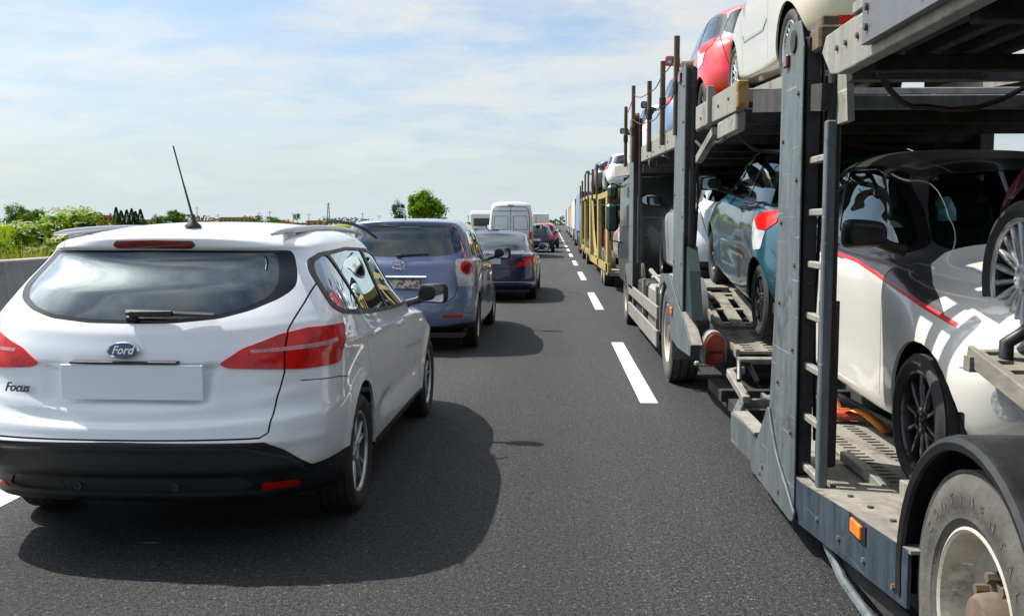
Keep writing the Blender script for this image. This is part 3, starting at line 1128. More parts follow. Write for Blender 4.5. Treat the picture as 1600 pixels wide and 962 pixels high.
    make_wheel_set(root, [(s * .80, y, .315) for s in (1, -1) for y in (rw, fw)], .318, .215, .222, 5, 'twin', M_ALLOY)
    seats(root, (-.37, .37), 2.05, .50, 1.15)
    b = MB(); b.box(-.66, .66, 2.95, 3.35, .75, .97, .05); b.build('dashboard', M_DARK, root)
    b = MB()
    b.box(-.60, .60, .40, 1.02, .96, .975); b.build('parcel_shelf', M_SEAT, root)
    # plate
    pl = MB(); pl.box(-.33, .33, .112, .120, .748, .908, .002)
    pl.xf(Matrix.Translation((.035, -.027, 0)))
    pl.build('number_plate', mat('blank_plate', (.80, .89, .93), .4), root)
    h = MB(); h.box(-.25, .25, .078, .12, .912, .924, .003); h.build('boot_handle', M_BLACK, root)
    # oval badge with the maker's script
    em = MB()
    em.lathe([(-.004, .0), (-.006, .040), (0, .049), (.012, .050)], axis='y', n=40)
    em.xf(Matrix.Translation((.0, .088, .975)) @ Matrix.Rotation(R(-6), 4, 'X') @ Matrix.Diagonal((1.55, 1, .80, 1)))
    bd = em.build('badge', M_CHROME, root)
    e2 = MB(); e2.lathe([(-.0065, .001), (-.0068, .041), (-.002, .043)], axis='y', n=40)
    e2.xf(Matrix.Translation((.0, .087, .975)) @ Matrix.Rotation(R(-6), 4, 'X') @ Matrix.Diagonal((1.55, 1, .80, 1)))
    e2.build('badge_face', mat('badge_blue', (.012, .03, .14), .15, coat=1), bd)
    tm = text_mesh('Ford', .052, .001, .35, .0008)
    tm.materials.append(M_CHROME)
    link_mesh('lettering', tm, None, bd, loc=(0, .0785, .975), rot=(R(84), 0, 0))
    tm = text_mesh('Focus', .058, .002, .3, .0012)
    tm.materials.append(mat('dark_chrome', (.12, .125, .13), .3, metal=.8))
    link_mesh('lettering', tm, None, root, loc=(-.52, .118, .795), rot=(R(82), 0, R(-14)))
    # wiper
    wp = MB()
    wp.box(-.03, .03, .175, .22, 1.085, 1.12, .01)
    wp.bar((0, .170, 1.125), (.20, .172, 1.128), .034, .026)
    wp.bar((-.02, .172, 1.132), (.20, .176, 1.128), .022, .020, up=(0, -1, 1))
    wp.bar((.20, .176, 1.128), (.385, .205, 1.118), .018, .018, up=(0, -1, 1))
    wp.xf(Matrix.Translation((0, .002, .006)))
    wp.build('rear_wiper', M_BLACK, root, bevel=.003)
    # roof rails
    for s in (-1, 1):
        rl = MB()
        pts, rr = [], []
        for k in range(19):
            t = k / 18
            y = .56 + t * 2.15
            bow = math.sin(PI * min(1, max(0, t))) ** .35
            xx = .575 - .03 * max(0, t - .7) - .02 * (1 - t)
            zz = 1.472 + .045 * math.sin(PI * (.15 + .7 * t)) - .03 * t
            pts.append((s * xx, y, zz + .012 * bow)); rr.append(.007 + .014 * bow)
        rl.tube(pts, rr, n=8)
        for t in (.12, .5, .88):
            y = .56 + t * 2.15
            rl.box(s * .565 - .012, s * .565 + .012, y - .06, y + .06, 1.45, 1.50)
        rl.build('roof_rail', mat('rail_alloy', (.55, .56, .58), .33, metal=.85), root)
    # aerial with its rubber foot
    a = MB()
    a.lathe([(0, .045), (.012, .042), (.03, .020), (.06, .012), (.075, .001)], axis='z', n=16)
    ft = a.build('aerial', M_BLACK, root, loc=(.0, .98, 1.525))
    a = MB()
    a.tube([(0, 0, .05), (-.018, -.012, .14), (-.042, -.03, .26), (-.075, -.055, .43)], [.007, .006, .004, .004], n=6)
    a.build('mast', M_BLACK, ft)
    for s in (-1, 1):
        for y, z in ((1.38, .925), (2.25, .888)):
            hd = MB()
            hd.box(s * .905 - .012, s * .905 + .022, y - .10, y + .10, z - .016, z + .016, .010)
            hd.build('door_handle', M_WHITE, root, bevel=.004)
        door_mirror(root, s * .86, 2.93, .99, M_BLACK, s, 1.05)
    rb = MB(); rb.tube([(.33, 2.55, 1.50), (.345, 2.56, 1.555), (.42, 2.58, 1.558), (.52, 2.60, 1.54), (.60, 2.62, 1.505), (.68, 2.64, 1.44)], [.012, .014, .013, .012, .011, .010], n=8)
    rb.build('roof_bar', M_BLACK, root)
    tag(root, 'white estate car with silver roof rails and a tall aerial, nearest in the left lane', 'car')
    return root


LAMP_E = [(.375, .905), (.47, .972), (.64, 1.032), (.78, 1.052), (1.07, 1.048), (1.085, 1.03), (1.045, .955), (.985, .868), (.70, .868), (.41, .886)]
estate((-1.95, 4.30, 0), R(-.7))
# ---------------------------------------------------------------- other cars
def scaled(L, sx=1, sy=1, sz=1):
    return [(a * sy, b * sy, c * sy, d * sy, tuple(w * sx for w in W), tuple(z * sz for z in Z)) for (a, b, c, d, W, Z) in L]


SMALL = [
    (.10, .20, 3.45, .25, (.62, .66, .66, .66, .65, .61), (.26, .25, .20, .18, .18, .20, .22, .22)),
    (.04, .26, 3.53, .30, (.70, .775, .775, .775, .775, .70), (.34, .33, .27, .22, .22, .26, .28, .27)),
    (.01, .28, 3.58, .34, (.745, .81, .79, .79, .812, .75), (.44, .44, .40, .32, .32, .38, .40, .40)),
    (.00, .30, 3.60, .37, (.76, .815, .795, .795, .82, .765), (.56, .57, .54, .44, .44, .52, .53, .53)),
    (.03, .32, 3.58, .42, (.755, .81, .808, .808, .815, .75), (.70, .72, .72, .62, .60, .66, .66, .64)),
    (.07, .34, 3.50, .50, (.74, .80, .815, .815, .805, .71), (.85, .87, .88, .80, .78, .80, .80, .78)),
    (.10, .35, 3.30, .62, (.71, .775, .795, .80, .785, .62), (.95, .97, .985, .93, .905, .90, .90, .89)),
    (.15, .34, 2.68, .27, (.67, .72, .745, .75, .735, .63), (1.02, 1.03, 1.03, .985, .965, .96, .975, 1.00)),
    (.27, .32, 2.44, .27, (.61, .65, .68, .685, .67, .575), (1.19, 1.20, 1.21, 1.19, 1.17, 1.13, 1.14, 1.16)),
    (.42, .28, 2.14, .27, (.535, .57, .592, .597, .577, .50), (1.36, 1.365, 1.375, 1.39, 1.38, 1.35, 1.34, 1.355)),
    (.44, .26, 2.05, .30, (.42, .45, .47, .47, .45, .40), (1.425, 1.425, 1.435, 1.455, 1.45, 1.415, 1.40, 1.41)),
    (.50, .24, 1.97, .28, (.22, .24, .25, .25, .24, .21), (1.45, 1.45, 1.465, 1.485, 1.48, 1.445, 1.43, 1.43)),
    (.54, .22, 1.93, .26, (0, 0, 0, 0, 0, 0), (1.455, 1.455, 1.47, 1.49, 1.485, 1.45, 1.435, 1.435)),
]
SM_WIN_F = [(1.33, 1.03), (1.12, 1.375), (1.54, 1.378), (1.79, 1.33), (2.09, 1.17), (2.33, 1.02), (2.30, .99), (2.0, .995)]
SM5_R = [(.44, 1.065), (.52, 1.20), (.64, 1.30), (1.00, 1.365), (1.22, 1.378), (1.36, 1.03)]
SM5_F = [(1.43, 1.025), (1.29, 1.38), (1.75, 1.38), (2.04, 1.33), (2.34, 1.17), (2.58, 1.02), (2.5, .99), (2.0, .995)]
SM_WIN_R = [(.50, 1.06), (.58, 1.20), (.72, 1.31), (1.05, 1.365), (1.26, 1.035), (.8, 1.045)]
MINI = [
    (.10, .18, 4.32, .40, (.72, .76, .76, .76, .74, .66), (.27, .26, .20, .18, .18, .20, .22, .22)),
    (.03, .22, 4.37, .45, (.80, .855, .855, .855, .85, .74), (.33, .32, .27, .22, .22, .26, .28, .27)),
    (.00, .24, 4.42, .52, (.84, .885, .875, .875, .885, .80), (.45, .45, .40, .32, .32, .38, .42, .42)),
    (.01, .25, 4.44, .56, (.85, .895, .88, .88, .895, .82), (.60, .61, .58, .46, .46, .54, .58, .58)),
    (.05, .26, 4.42, .58, (.85, .895, .892, .892, .895, .81), (.74, .75, .76, .68, .66, .70, .72, .70)),
    (.08, .27, 4.36, .62, (.845, .89, .895, .895, .885, .77), (.90, .91, .93, .86, .84, .86, .86, .84)),
    (.11, .28, 4.16, .66, (.83, .875, .885, .885, .87, .72), (1.03, 1.05, 1.06, 1.00, .98, .97, .97, .96)),
    (.16, .28, 3.62, .45, (.80, .84, .855, .858, .84, .74), (1.12, 1.13, 1.13, 1.09, 1.06, 1.03, 1.04, 1.08)),
    (.26, .28, 3.20, .42, (.735, .775, .795, .795, .775, .69), (1.32, 1.32, 1.32, 1.30, 1.28, 1.22, 1.22, 1.26)),
    (.36, .26, 2.72, .42, (.665, .69, .705, .705, .69, .61), (1.50, 1.50, 1.50, 1.51, 1.50, 1.46, 1.44, 1.46)),
    (.34, .26, 2.60, .40, (.61, .63, .64, .64, .62, .55), (1.555, 1.55, 1.55, 1.565, 1.56, 1.52, 1.50, 1.51)),
    (.40, .24, 2.50, .36, (.33, .34, .35, .35, .34, .31), (1.58, 1.58, 1.585, 1.60, 1.595, 1.555, 1.53, 1.53)),
    (.44, .22, 2.46, .33, (0, 0, 0, 0, 0, 0), (1.585, 1.585, 1.59, 1.605, 1.60, 1.56, 1.535, 1.535)),
]
SALOON = [
    (.10, .20, 4.95, .40, (.76, .80, .80, .80, .78, .68), (.26, .25, .20, .17, .17, .20, .22, .22)),
    (.03, .26, 5.00, .46, (.83, .90, .90, .90, .89, .76), (.32, .31, .26, .21, .21, .25, .27, .26)),
    (.00, .30, 5.05, .52, (.86, .93, .915, .915, .925, .82), (.45, .45, .40, .30, .30, .38, .42, .42)),
    (.02, .32, 5.06, .58, (.87, .935, .925, .925, .935, .83), (.60, .61, .58, .46, .46, .54, .58, .58)),
    (.05, .34, 5.03, .62, (.865, .93, .935, .935, .93, .80), (.74, .75, .76, .68, .66, .68, .68, .66)),
    (.07, .36, 4.95, .70, (.85, .915, .93, .93, .915, .74), (.86, .87, .88, .84, .82, .80, .78, .76)),
    (.10, .38, 4.75, .80, (.80, .88, .90, .905, .88, .66), (.97, .965, .96, .93, .91, .88, .87, .86)),
    (.70, .30, 3.72, .50, (.70, .80, .845, .85, .83, .72), (1.00, .995, .985, .97, .955, .94, .95, .98)),
    (1.00, .28, 3.40, .46, (.66, .72, .765, .77, .75, .66), (1.16, 1.15, 1.16, 1.17, 1.16, 1.10, 1.10, 1.13)),
    (1.42, .26, 2.95, .44, (.56, .60, .64, .645, .62, .54), (1.33, 1.33, 1.345, 1.36, 1.35, 1.31, 1.29, 1.31)),
    (1.52, .26, 2.82, .40, (.42, .45, .48, .48, .46, .40), (1.385, 1.385, 1.395, 1.41, 1.40, 1.365, 1.345, 1.35)),
    (1.60, .24, 2.74, .36, (.22, .23, .25, .25, .24, .20), (1.405, 1.405, 1.42, 1.435, 1.425, 1.39, 1.37, 1.37)),
    (1.64, .22, 2.70, .34, (0, 0, 0, 0, 0, 0), (1.41, 1.41, 1.425, 1.44, 1.43, 1.395, 1.375, 1.375)),
]
VAN = [
    (.08, .10, 5.80, .30, (.84, .88, .88, .88, .86, .74), (.42, .40, .34, .30, .30, .30, .30, .30)),
    (.02, .14, 5.86, .40, (.90, .965, .965, .965, .96, .82), (.50, .50, .42, .36, .36, .36, .38, .38)),
    (.00, .14, 5.92, .46, (.92, .985, .98, .98, .985, .88), (.62, .62, .58, .50, .50, .52, .54, .54)),
    (.03, .13, 5.90, .50, (.93, .99, .985, .985, .99, .88), (.85, .85, .85, .85, .85, .82, .82, .82)),
    (.04, .12, 5.70, .60, (.93, .99, .99, .99, .98, .82), (1.10, 1.10, 1.10, 1.12, 1.10, 1.05, 1.02, 1.0)),
    (.05, .12, 5.20, .40, (.925, .985, .985, .985, .96, .80), (1.35, 1.35, 1.35, 1.35, 1.33, 1.28, 1.25, 1.25)),
    (.08, .12, 4.85, .36, (.905, .955, .96, .96, .93, .78), (1.70, 1.70, 1.70, 1.70, 1.70, 1.60, 1.58, 1.60)),
    (.13, .12, 4.45, .32, (.87, .91, .91, .91, .88, .74), (2.05, 2.05, 2.05, 2.05, 2.05, 1.95, 1.92, 1.94)),
    (.20, .14, 4.15, .32, (.80, .85, .85, .85, .82, .68), (2.34, 2.34, 2.34, 2.34, 2.34, 2.26, 2.18, 2.20)),
    (.28, .14, 3.95, .30, (.66, .71, .71, .71, .68, .55), (2.44, 2.44, 2.44, 2.44, 2.44, 2.38, 2.32, 2.32)),
    (.34, .12, 3.85, .28, (0, 0, 0, 0, 0, 0), (2.47, 2.47, 2.47, 2.47, 2.47, 2.42, 2.36, 2.36)),
]


def cab_forward(L, d):
    return [(a, b, c + (d if k > 6 else 0), e, W, Z) for k, (a, b, c, e, W, Z) in enumerate(L)]


def car(name, loc, rot, levels, P, cfg, label, group=None, cat='car', step=.045):
    """P: body paint; cfg: outlines and options"""
    sx, sy, sz = cfg.get('scale', (1, 1, 1))
    Lv = scaled(levels, sx, sy, sz)
    B = Body(Lv, step, step * .8)
    SK = ['body', 'roof'] + cfg.get('skin', [])
    S = lambda poly: [(a * sy, b * sz) for a, b in poly]
    E_ = lambda poly: [(a * sx, b * sz) for a, b in poly]
    rw, fw = cfg['axles']
    wr = cfg.get('wr', .30)
    ar = wr + cfg.get('archgap', .045)
    wx = cfg.get('wx', .70) * sx
    for k, yc in enumerate((rw, fw)):
        B.cut('arch%d' % k, 'side', [(yc + ar * math.cos(t), wr + .01 + ar * math.sin(t)) for t in np.linspace(0, 2 * PI, 30, endpoint=False)], facing=-.2, rng=(0, .4, 2), drop=True)
    for c in cfg.get('early', []):
        B.cut(*c[0], **c[1])
    if cfg.get('roofcol'):
        B.cut('roof', 'top', [(-.05, .3 * sy), (.95, .3 * sy), (.95, 3 * sy), (-.05, 3 * sy)], facing=-.05, rng=(2, cfg['roofz'], 3), over=['body'], mat=cfg['roofcol'], join=True, skirt=.004)
    if cfg.get('rear_window'):
        w = cfg['rear_window']
        B.cut('rear_window', 'rear', rpoly(E_(w), .05, 3), facing=.02, rng=(1, -.1, cfg.get('rwlim', 1.6)), over=SK, mat=cfg.get('rglass', M_GLASSD), join=True, off=-.003)
    if cfg.get('windscreen'):
        B.cut('windscreen', cfg.get('wsproj', 'front'), rpoly(E_(cfg['windscreen']), .05, 3), facing=.03, rng=(1, 1.5, 5.5), over=SK, mat=cfg.get('fglass', M_GLASS), join=True, off=-.003)
    if cfg.get('trim'):
        B.cut('window_trim', 'side', rpoly(S(cfg['trim']), .05, 3), facing=.05, rng=(0, .3, 2), over=SK, mat=cfg.get('trimmat', M_GLOSSBLACK), off=.001)
    for k, w in enumerate(cfg.get('side_windows', [])):
        B.cut('side_window%d' % k, 'side', rpoly(S(w), .04, 3), facing=.05, rng=(0, .3, 2), over=['window_trim'] if cfg.get('trim') else SK, mat=cfg.get('glass', M_GLASS), off=-.003, name='side_window')
    for k, (nm, pr, poly, mt, lim) in enumerate(cfg.get('lamps', [])):
        B.cut('%s%d' % (nm, k), pr, rpoly(poly, .015, 2), facing=.0, rng=(1, *lim), over=['body'] if not cfg.get('lampover') else None, mat=mt, off=.006, name=nm)
    if cfg.get('bumper'):
        B.cut('bumper', 'rear', E_(cfg['bumper']), facing=.02, rng=(1, -.1, .5), over=['body'], mat=cfg.get('bumpermat', M_BLACK), join=True, off=.003)
    for k, (pr, pts, lim) in enumerate(cfg.get('gaps', [])):
        B.cut('gap%d' % k, pr, strip(pts, cfg.get('gapw', .009)), facing=.02, rng=(1, *lim), over=SK, mat=M_GAP, off=-.005, name='panel_gap', join=(pr in ('rear', 'front')))
    for c in cfg.get('late', []):
        B.cut(*c[0], **c[1])
    root = empty(name, loc, rot)
    ob = B.finish(root, None, P)
    W = max(Lv[3][4])
    Lc = Lv[3][2]
    f = MB(); f.box(-W + .13, W - .13, .12, Lc - .25, .19, .25); f.build('underbody', M_BLACK, root)
    arch_liners(root, W - .095, (rw, fw), wr + .01, ar + .012, .24)
    if cfg.get('wheels', True):
        st = cfg.get('wheel', (10, 'thin', M_DARKALLOY))
        make_wheel_set(root, [(s * wx, y, wr) for s in (1, -1) for y in (rw, fw)], wr, cfg.get('tw', .19), wr * cfg.get('rimk', .70), st[0], st[1], st[2], cfg.get('caliper'))
    if cfg.get('interior', True):
        k = sy
        seats(root, (-.33 * sx, .33 * sx), cfg.get('seat_y', 1.45) * k, cfg.get('seat_z', .50) * sz, cfg.get('bench_y', .70) * k)
        b = MB(); b.box(-W + .2, W - .2, cfg.get('dash_y', 2.1) * k, cfg.get('dash_y', 2.1) * k + .4, .70 * sz, .95 * sz, .05); b.build('dashboard', M_DARK, root)
        b = MB(); b.box(-W + .1, W - .1, .25, Lc - .8, .26, .34); b.build('cabin_floor', M_DARK, root)
    if cfg.get('mirrors'):
        my, mz = cfg['mirrors'][:2]
        for s in (-1, 1):
            door_mirror(root, s * cfg['mirrors'][2], my, mz, cfg.get('mirrormat', M_BLACK), s, cfg['mirrors'][3])
    if cfg.get('plate'):
        y, z, col = cfg['plate']
        b = MB(); b.box(-.26, .26, y - .012, y, z - .055, z + .055, .002); b.build('number_plate', cfg.get('platemat') or mat('plate_white', (.62, .62, .60), .4), root)
    for (x, y, z) in cfg.get('handles', []):
        for s in (-1, 1):
            b = MB(); b.box(s * x - .010, s * x + .016, y - .085, y + .085, z - .014, z + .014, .008)
            b.build('door_handle', cfg.get('handlemat', P), root)
    for (x, y, z, w_, h_, tilt) in cfg.get('stickers', []):
        b = MB(); b.box(0, .003, -w_ / 2, w_ / 2, -h_ / 2, h_ / 2)
        b.build('window_sticker', mat('sticker_white', (.7, .7, .7), .5), root, loc=(-x, y, z), rot=(.15, -tilt + PI * 0, 0))
    if cfg.get('wiper'):
        y, z = cfg['wiper']
        b = MB(); b.bar((-.02, y, z), (.34, y + .05, z + .015), .022, .022); b.box(-.04, .03, y - .02, y + .03, z - .02, z + .02, .008)
        b.build('rear_wiper', M_BLACK, root)
    tag(root, label, cat, group)
    return root, ob


# minivan ahead of the estate
def blurred_plate():
    """number plate whose characters are smudged into blotches, as in the photograph"""
    m = bpy.data.materials.new('smudged_plate')
    m.use_nodes = True
    t = NT(m.node_tree)
    tc = t.add('ShaderNodeTexCoord').outputs['Object']
    mp = t.add('ShaderNodeMapping', {0: tc, 3: (1, 1, 1.3)}).outputs[0]
    v = t.add('ShaderNodeTexVoronoi', {0: mp, 'Scale': 34.0})
    n = t.add('ShaderNodeTexNoise', {0: mp, 'Scale': 22.0, 'Detail': 1.0})
    sx = t.add('ShaderNodeSeparateXYZ', {0: v.outputs['Color']})
    c = t.mix(t.ramp(sx.outputs[0], [(.45, 0), (.6, 1)]), (.62, .60, .56), (.16, .14, .13))
    c = t.mix(t.ramp(n.outputs[0], [(.56, 0), (.62, .7)]), c, (.55, .22, .10))
    t.l.new(c, _bsdf(m).inputs['Base Color'])
    return m


M_BLUEGREY = paint('blue_grey_paint', (.14, .18, .31), .4, .35, dirt=.12)
mini_cfg = dict(platemat=blurred_plate(),
    axles=(.84, 3.62), wr=.325, wx=.79, tw=.2, wheel=(5, 'wide', M_ALLOY), rimk=.66,
    rear_window=[(-.05, 1.14), (.45, 1.15), (.66, 1.18), (.715, 1.23), (.66, 1.44), (.62, 1.50), (-.05, 1.515)], rwlim=.7, rglass=M_GLASSD,
    windscreen=[(-.05, 1.11), (.6, 1.09), (.68, 1.14), (.58, 1.43), (-.05, 1.49)],
    trim=[(.62, 1.16), (.60, 1.25), (.68, 1.44), (.80, 1.475), (1.5, 1.49), (2.2, 1.475), (2.7, 1.33), (3.1, 1.09), (3.05, 1.05), (2.0, 1.10), (1.0, 1.14)],
    side_windows=[[(.68, 1.18), (.68, 1.25), (.76, 1.43), (1.12, 1.46), (1.16, 1.16)], [(1.22, 1.155), (1.20, 1.462), (1.95, 1.465), (2.0, 1.12)], [(2.06, 1.115), (2.02, 1.46), (2.2, 1.45), (2.62, 1.32), (2.98, 1.09), (2.9, 1.075)]],
    glass=M_GLASSD,
    lamps=[('tail_light', ('rc', 35), [(.67, .80), (.66, .98), (.69, 1.115), (.93, 1.12), (.98, 1.07), (.96, .88), (.90, .79)], M_WHITELENS, (-.1, .6)),
           ('reflector', ('rc', 25), [(.50, .435), (.74, .435), (.74, .465), (.50, .465)], M_RED, (-.1, .5))],
    gaps=[('rear', [(.66, 1.42), (.75, 1.22), (.72, 1.12), (.70, 1.0), (.70, .82), (.66, .68), (.58, .62), (-.05, .62)], (-.1, .7)),
          ('side', [(1.19, 1.15), (1.15, .95), (1.25, .75), (1.30, .32)], (.5, 3.9)), ('side', [(2.03, 1.11), (2.03, .3)], (.5, 3.9)), ('side', [(3.05, 1.06), (3.02, .7), (3.0, .3)], (.5, 3.9)), ('side', [(.26, .83), (.5, .80), (.62, .6)], (0, .9))],
    bumper=[(-.05, .1), (1.1, .1), (1.1, .36), (.7, .36), (.55, .33), (-.05, .33)],
    late=[(('lamp_ring', ('rc', 35), [(.82 + .095 * math.cos(t), 1.010 + .078 * math.sin(t)) for t in np.linspace(0, 2 * PI, 20, endpoint=False)]), dict(facing=0, rng=(1, -.1, .6), over=['tail_light0'], mat=M_RED, off=.012)),
          (('lamp_eye', ('rc', 35), [(.82 + .062 * math.cos(t), 1.005 + .050 * math.sin(t)) for t in np.linspace(0, 2 * PI, 16, endpoint=False)]), dict(facing=0, rng=(1, -.1, .6), over=['lamp_ring'], mat=M_DARKRED, off=.016))],
    mirrors=(2.95, 1.06, .86, 1.15), mirrormat=M_BLACK, handles=[(.90, 1.45, .95), (.90, 2.3, .93)], seat_y=2.0, seat_z=.62, bench_y=1.0, dash_y=2.95,
    plate=(.045, .83, 0), wiper=(.165, 1.16), interior=True)
r_, ob_ = car('minivan', (-1.83, 11.58, 0), (0, 0, R(-.6)), MINI, M_BLUEGREY, mini_cfg, 'blue grey minivan directly ahead of the white estate car', step=.05)
b = MB()
for (sx_, sz_, t_) in ((.075, .050, .008), (.030, .046, .006), (.052, .020, .006)):
    pts = [(sx_ * math.cos(a), .0, sz_ * math.sin(a) + (.018 if sz_ == .02 else 0)) for a in np.linspace(0, 2 * PI, 25)]
    b.tube(pts, t_, n=6, cap=False)
b.build('badge', M_CHROME, r_, loc=(0, .045, 1.055))
b = MB(); b.box(-.34, .34, .03, .055, .905, .93, .006); b.build('plate_garnish', M_CHROME, r_)
b = MB(); b.tube([(0, .62, 1.585), (0, .60, 1.64)], .006); b.build('aerial', M_BLACK, r_)
# blotchy number plate: the characters cannot be read
b = MB(); b.box(-.27, .27, .018, .030, .77, .778); b.box(-.27, .27, .018, .030, .882, .89); b.box(-.27, -.262, .018, .030, .77, .89); b.box(.262, .27, .018, .030, .77, .89)
b.build('plate_frame', M_BLACK, r_)

# dark blue saloon
M_NAVY = paint('navy_paint', (.008, .014, .062), .3, .3, dirt=.08)
sal_cfg = dict(
    axles=(1.12, 4.17), wr=.34, wx=.82, tw=.24, wheel=(7, 'wide', M_ALLOY), scale=(1, 1, .965),
    rear_window=[(-.05, 1.03), (.55, 1.03), (.68, 1.05), (.56, 1.31), (.50, 1.345), (-.05, 1.365)], rwlim=2.0, rglass=M_GLASS,
    windscreen=[(-.05, 1.0), (.62, .99), (.70, 1.02), (.54, 1.28), (-.05, 1.33)],
    trim=[(.95, 1.0), (1.3, 1.19), (1.7, 1.325), (2.2, 1.34), (2.7, 1.28), (3.1, 1.12), (3.35, .97), (3.0, .965), (2.0, .985)],
    side_windows=[[(1.10, 1.01), (1.36, 1.17), (1.72, 1.30), (2.05, 1.318), (2.12, 1.0)], [(2.18, 1.0), (2.12, 1.32), (2.65, 1.26), (3.02, 1.12), (3.22, .985)]], glass=M_GLASSD,
    lamps=[('tail_light', ('rc', 35), [(.48, .69), (.60, .80), (.84, .90), (1.02, .91), (1.07, .84), (1.00, .70)], M_RED, (-.1, .8)),
           ('light_band', ('rc', 35), [(.62, .805), (.60, .785), (1.05, .80), (1.05, .82)], M_DARKRED, (-.1, .8))],
    lampover=True,
    gaps=[('rear', [(.80, .93), (.66, .86), (.60, .70), (.5, .66), (-.05, .66)], (-.1, .6)), ('side', [(1.45, .98), (1.42, .8), (1.5, .3)], (.6, 4.2)), ('side', [(2.15, .97), (2.15, .3)], (.6, 4.2))],
    mirrors=(3.15, .97, .86, 1.15), mirrormat=M_NAVY, seat_y=2.3, seat_z=.46, bench_y=1.35, dash_y=3.1, plate=(.03, .80, 0))
r_, ob_ = car('saloon_car', (-1.285, 19.28, 0), (0, 0, R(-.4)), SALOON, M_NAVY, sal_cfg, 'dark blue saloon with red tail lights between the minivan and the white van', step=.07)
b = MB(); b.box(-.42, .42, .015, .035, .865, .885, .004); b.build('plate_garnish', M_CHROME, r_)
b = MB(); b.box(-.9, .9, .0, .012, .385, .40, .003); b.build('bumper_strip', M_CHROME, r_)
b = MB(); b.lathe([(0, .045), (.008, .04), (.01, .03), (.0, .028)], axis='y', n=20); b.build('badge', M_CHROME, r_, loc=(0, .06, .925))
b = MB(); b.box(-.12, .12, -.01, .02, -.01, .012, .005); b.build('aerial', M_BLACK, r_, loc=(0, 1.75, 1.39))

# white van
M_VANWHITE = paint('van_white', (.66, .68, .70), 0, .35, dirt=.1)
van_cfg = dict(axles=(1.05, 4.85), wr=.34, wx=.86, tw=.22, wheel=(6, 'wide', M_ALLOY), interior=False, rear_window=None,
    windscreen=[(-.05, 1.32), (.70, 1.30), (.68, 1.85), (-.05, 1.95)],
    gaps=[('rear', [(-.002, .55), (-.002, 2.25)], (-.1, .5)), ('rear', [(.80, .6), (.84, 1.6), (.78, 2.1), (.66, 2.24), (-.05, 2.26)], (-.1, .6)),
          ('rear', [(.12, 1.25), (.12, 1.84), (.70, 1.84), (.76, 1.25), (.12, 1.25)], (-.1, .5)), ('rear', [(-.05, 2.06), (.76, 2.06)], (-.1, .5))],
    lamps=[('tail_light', ('rc', 20), [(.80, .80), (.80, 1.15), (.94, 1.15), (.94, .80)], M_RED, (-.1, .4))],
    bumper=[(-.05, .1), (1.1, .1), (1.1, .58), (-.05, .58)], mirrors=(4.6, 1.3, .92, 1.7), gapw=.03)
r_, ob_ = car('delivery_van', (-1.9, 44, 0), (0, 0, 0), VAN, M_VANWHITE, van_cfg, 'tall white delivery van with closed rear doors beyond the dark blue saloon', cat='van', step=.12)
b = MB(); b.box(-.13, .13, .16, .22, 2.30, 2.34, .01); b.build('high_brake_light', M_DARKRED, r_)
b = MB(); b.bar((.10, .0, .9), (.10, .02, 1.2), .03, .03); b.build('door_handle', M_BLACK, r_)
b = MB(); b.box(-.26, .26, -.01, .01, .66, .78); b.build('number_plate', mat('plate_white', (.62, .62, .60), .4), r_)

# queue beyond: coarser small cars
PC = {'black': paint('black_paint', (.010, .011, .014), .2, .3), 'red': paint('red_paint', (.60, .004, .010), .0, .3, dirt=.04),
      'silver': paint('silver_paint', (.34, .36, .40), .6, .35), 'darkgrey': paint('dark_grey_paint', (.04, .045, .05), .4, .35),
      'teal': paint('teal_paint', (.014, .098, .14), .35, .3, dirt=.10), 'cream': paint('cream_paint', (.58, .51, .40), .15, .3, dirt=.05),
      'white': paint('pearl_white_paint', (.70, .69, .64), 0, .3, dirt=.03), 'purple': paint('plum_paint', (.05, .004, .018), .05, .25, dirt=.03),
      'blue': paint('pale_blue_paint', (.16, .24, .40), .5, .3)}
far_cfg = dict(
    axles=(.60, 3.10), wr=.32, wx=.80, scale=(1.1, 1.12, 1.02), wheel=(5, 'wide', M_ALLOY), interior=False,
    rear_window=[(-.02, 1.02), (.55, 1.04), (.62, 1.08), (.50, 1.34), (-.02, 1.38)], rwlim=1.2,
    windscreen=[(-.02, 1.0), (.58, .98), (.50, 1.32), (-.02, 1.36)],
    side_windows=[SM_WIN_R, SM_WIN_F], glass=M_GLASSD,
    lamps=[('tail_light', ('rc', 30), [(.62, .74), (.60, .92), (.92, .94), (.94, .76)], M_RED, (-.1, .7))],
    bumper=[(-.05, .1), (1.1, .1), (1.1, .40), (-.05, .40)], plate=(.03, .66, 0), mirrors=(2.75, .98, .86, 1.1))
QG = 'cars queuing far ahead in the left lane'
far = [('black', -.92, 51.5, 'black car just beyond the right edge of the white van', (1.1, 1.12, .98)),
       ('red', -.62, 60.5, 'red car peeking out to the right behind the black car', (1.08, 1.12, 1.02)),
       ('darkgrey', -1.1, 82, 'dark grey car in the distant queue beyond the white box van', (1.1, 1.15, 1.0)),
       ('silver', -.8, 91, 'silver car in the distant queue, behind the dark grey one', (1.1, 1.1, 1.05)),
       ('black', -.9, 104, 'small black car near the far end of the visible queue', (1.1, 1.1, 1.0)),
       ('white', -1.0, 117, 'tiny white car at the far end of the visible queue', (1.1, 1.1, 1.1))]
for c_, x_, y_, l_, s_ in far:
    cc = dict(far_cfg); cc['scale'] = s_
    car('parked_hatchback' if False else 'queuing_car', (x_, y_, 0), (0, 0, 0), SMALL, PC[c_], cc, l_, QG, step=.14)


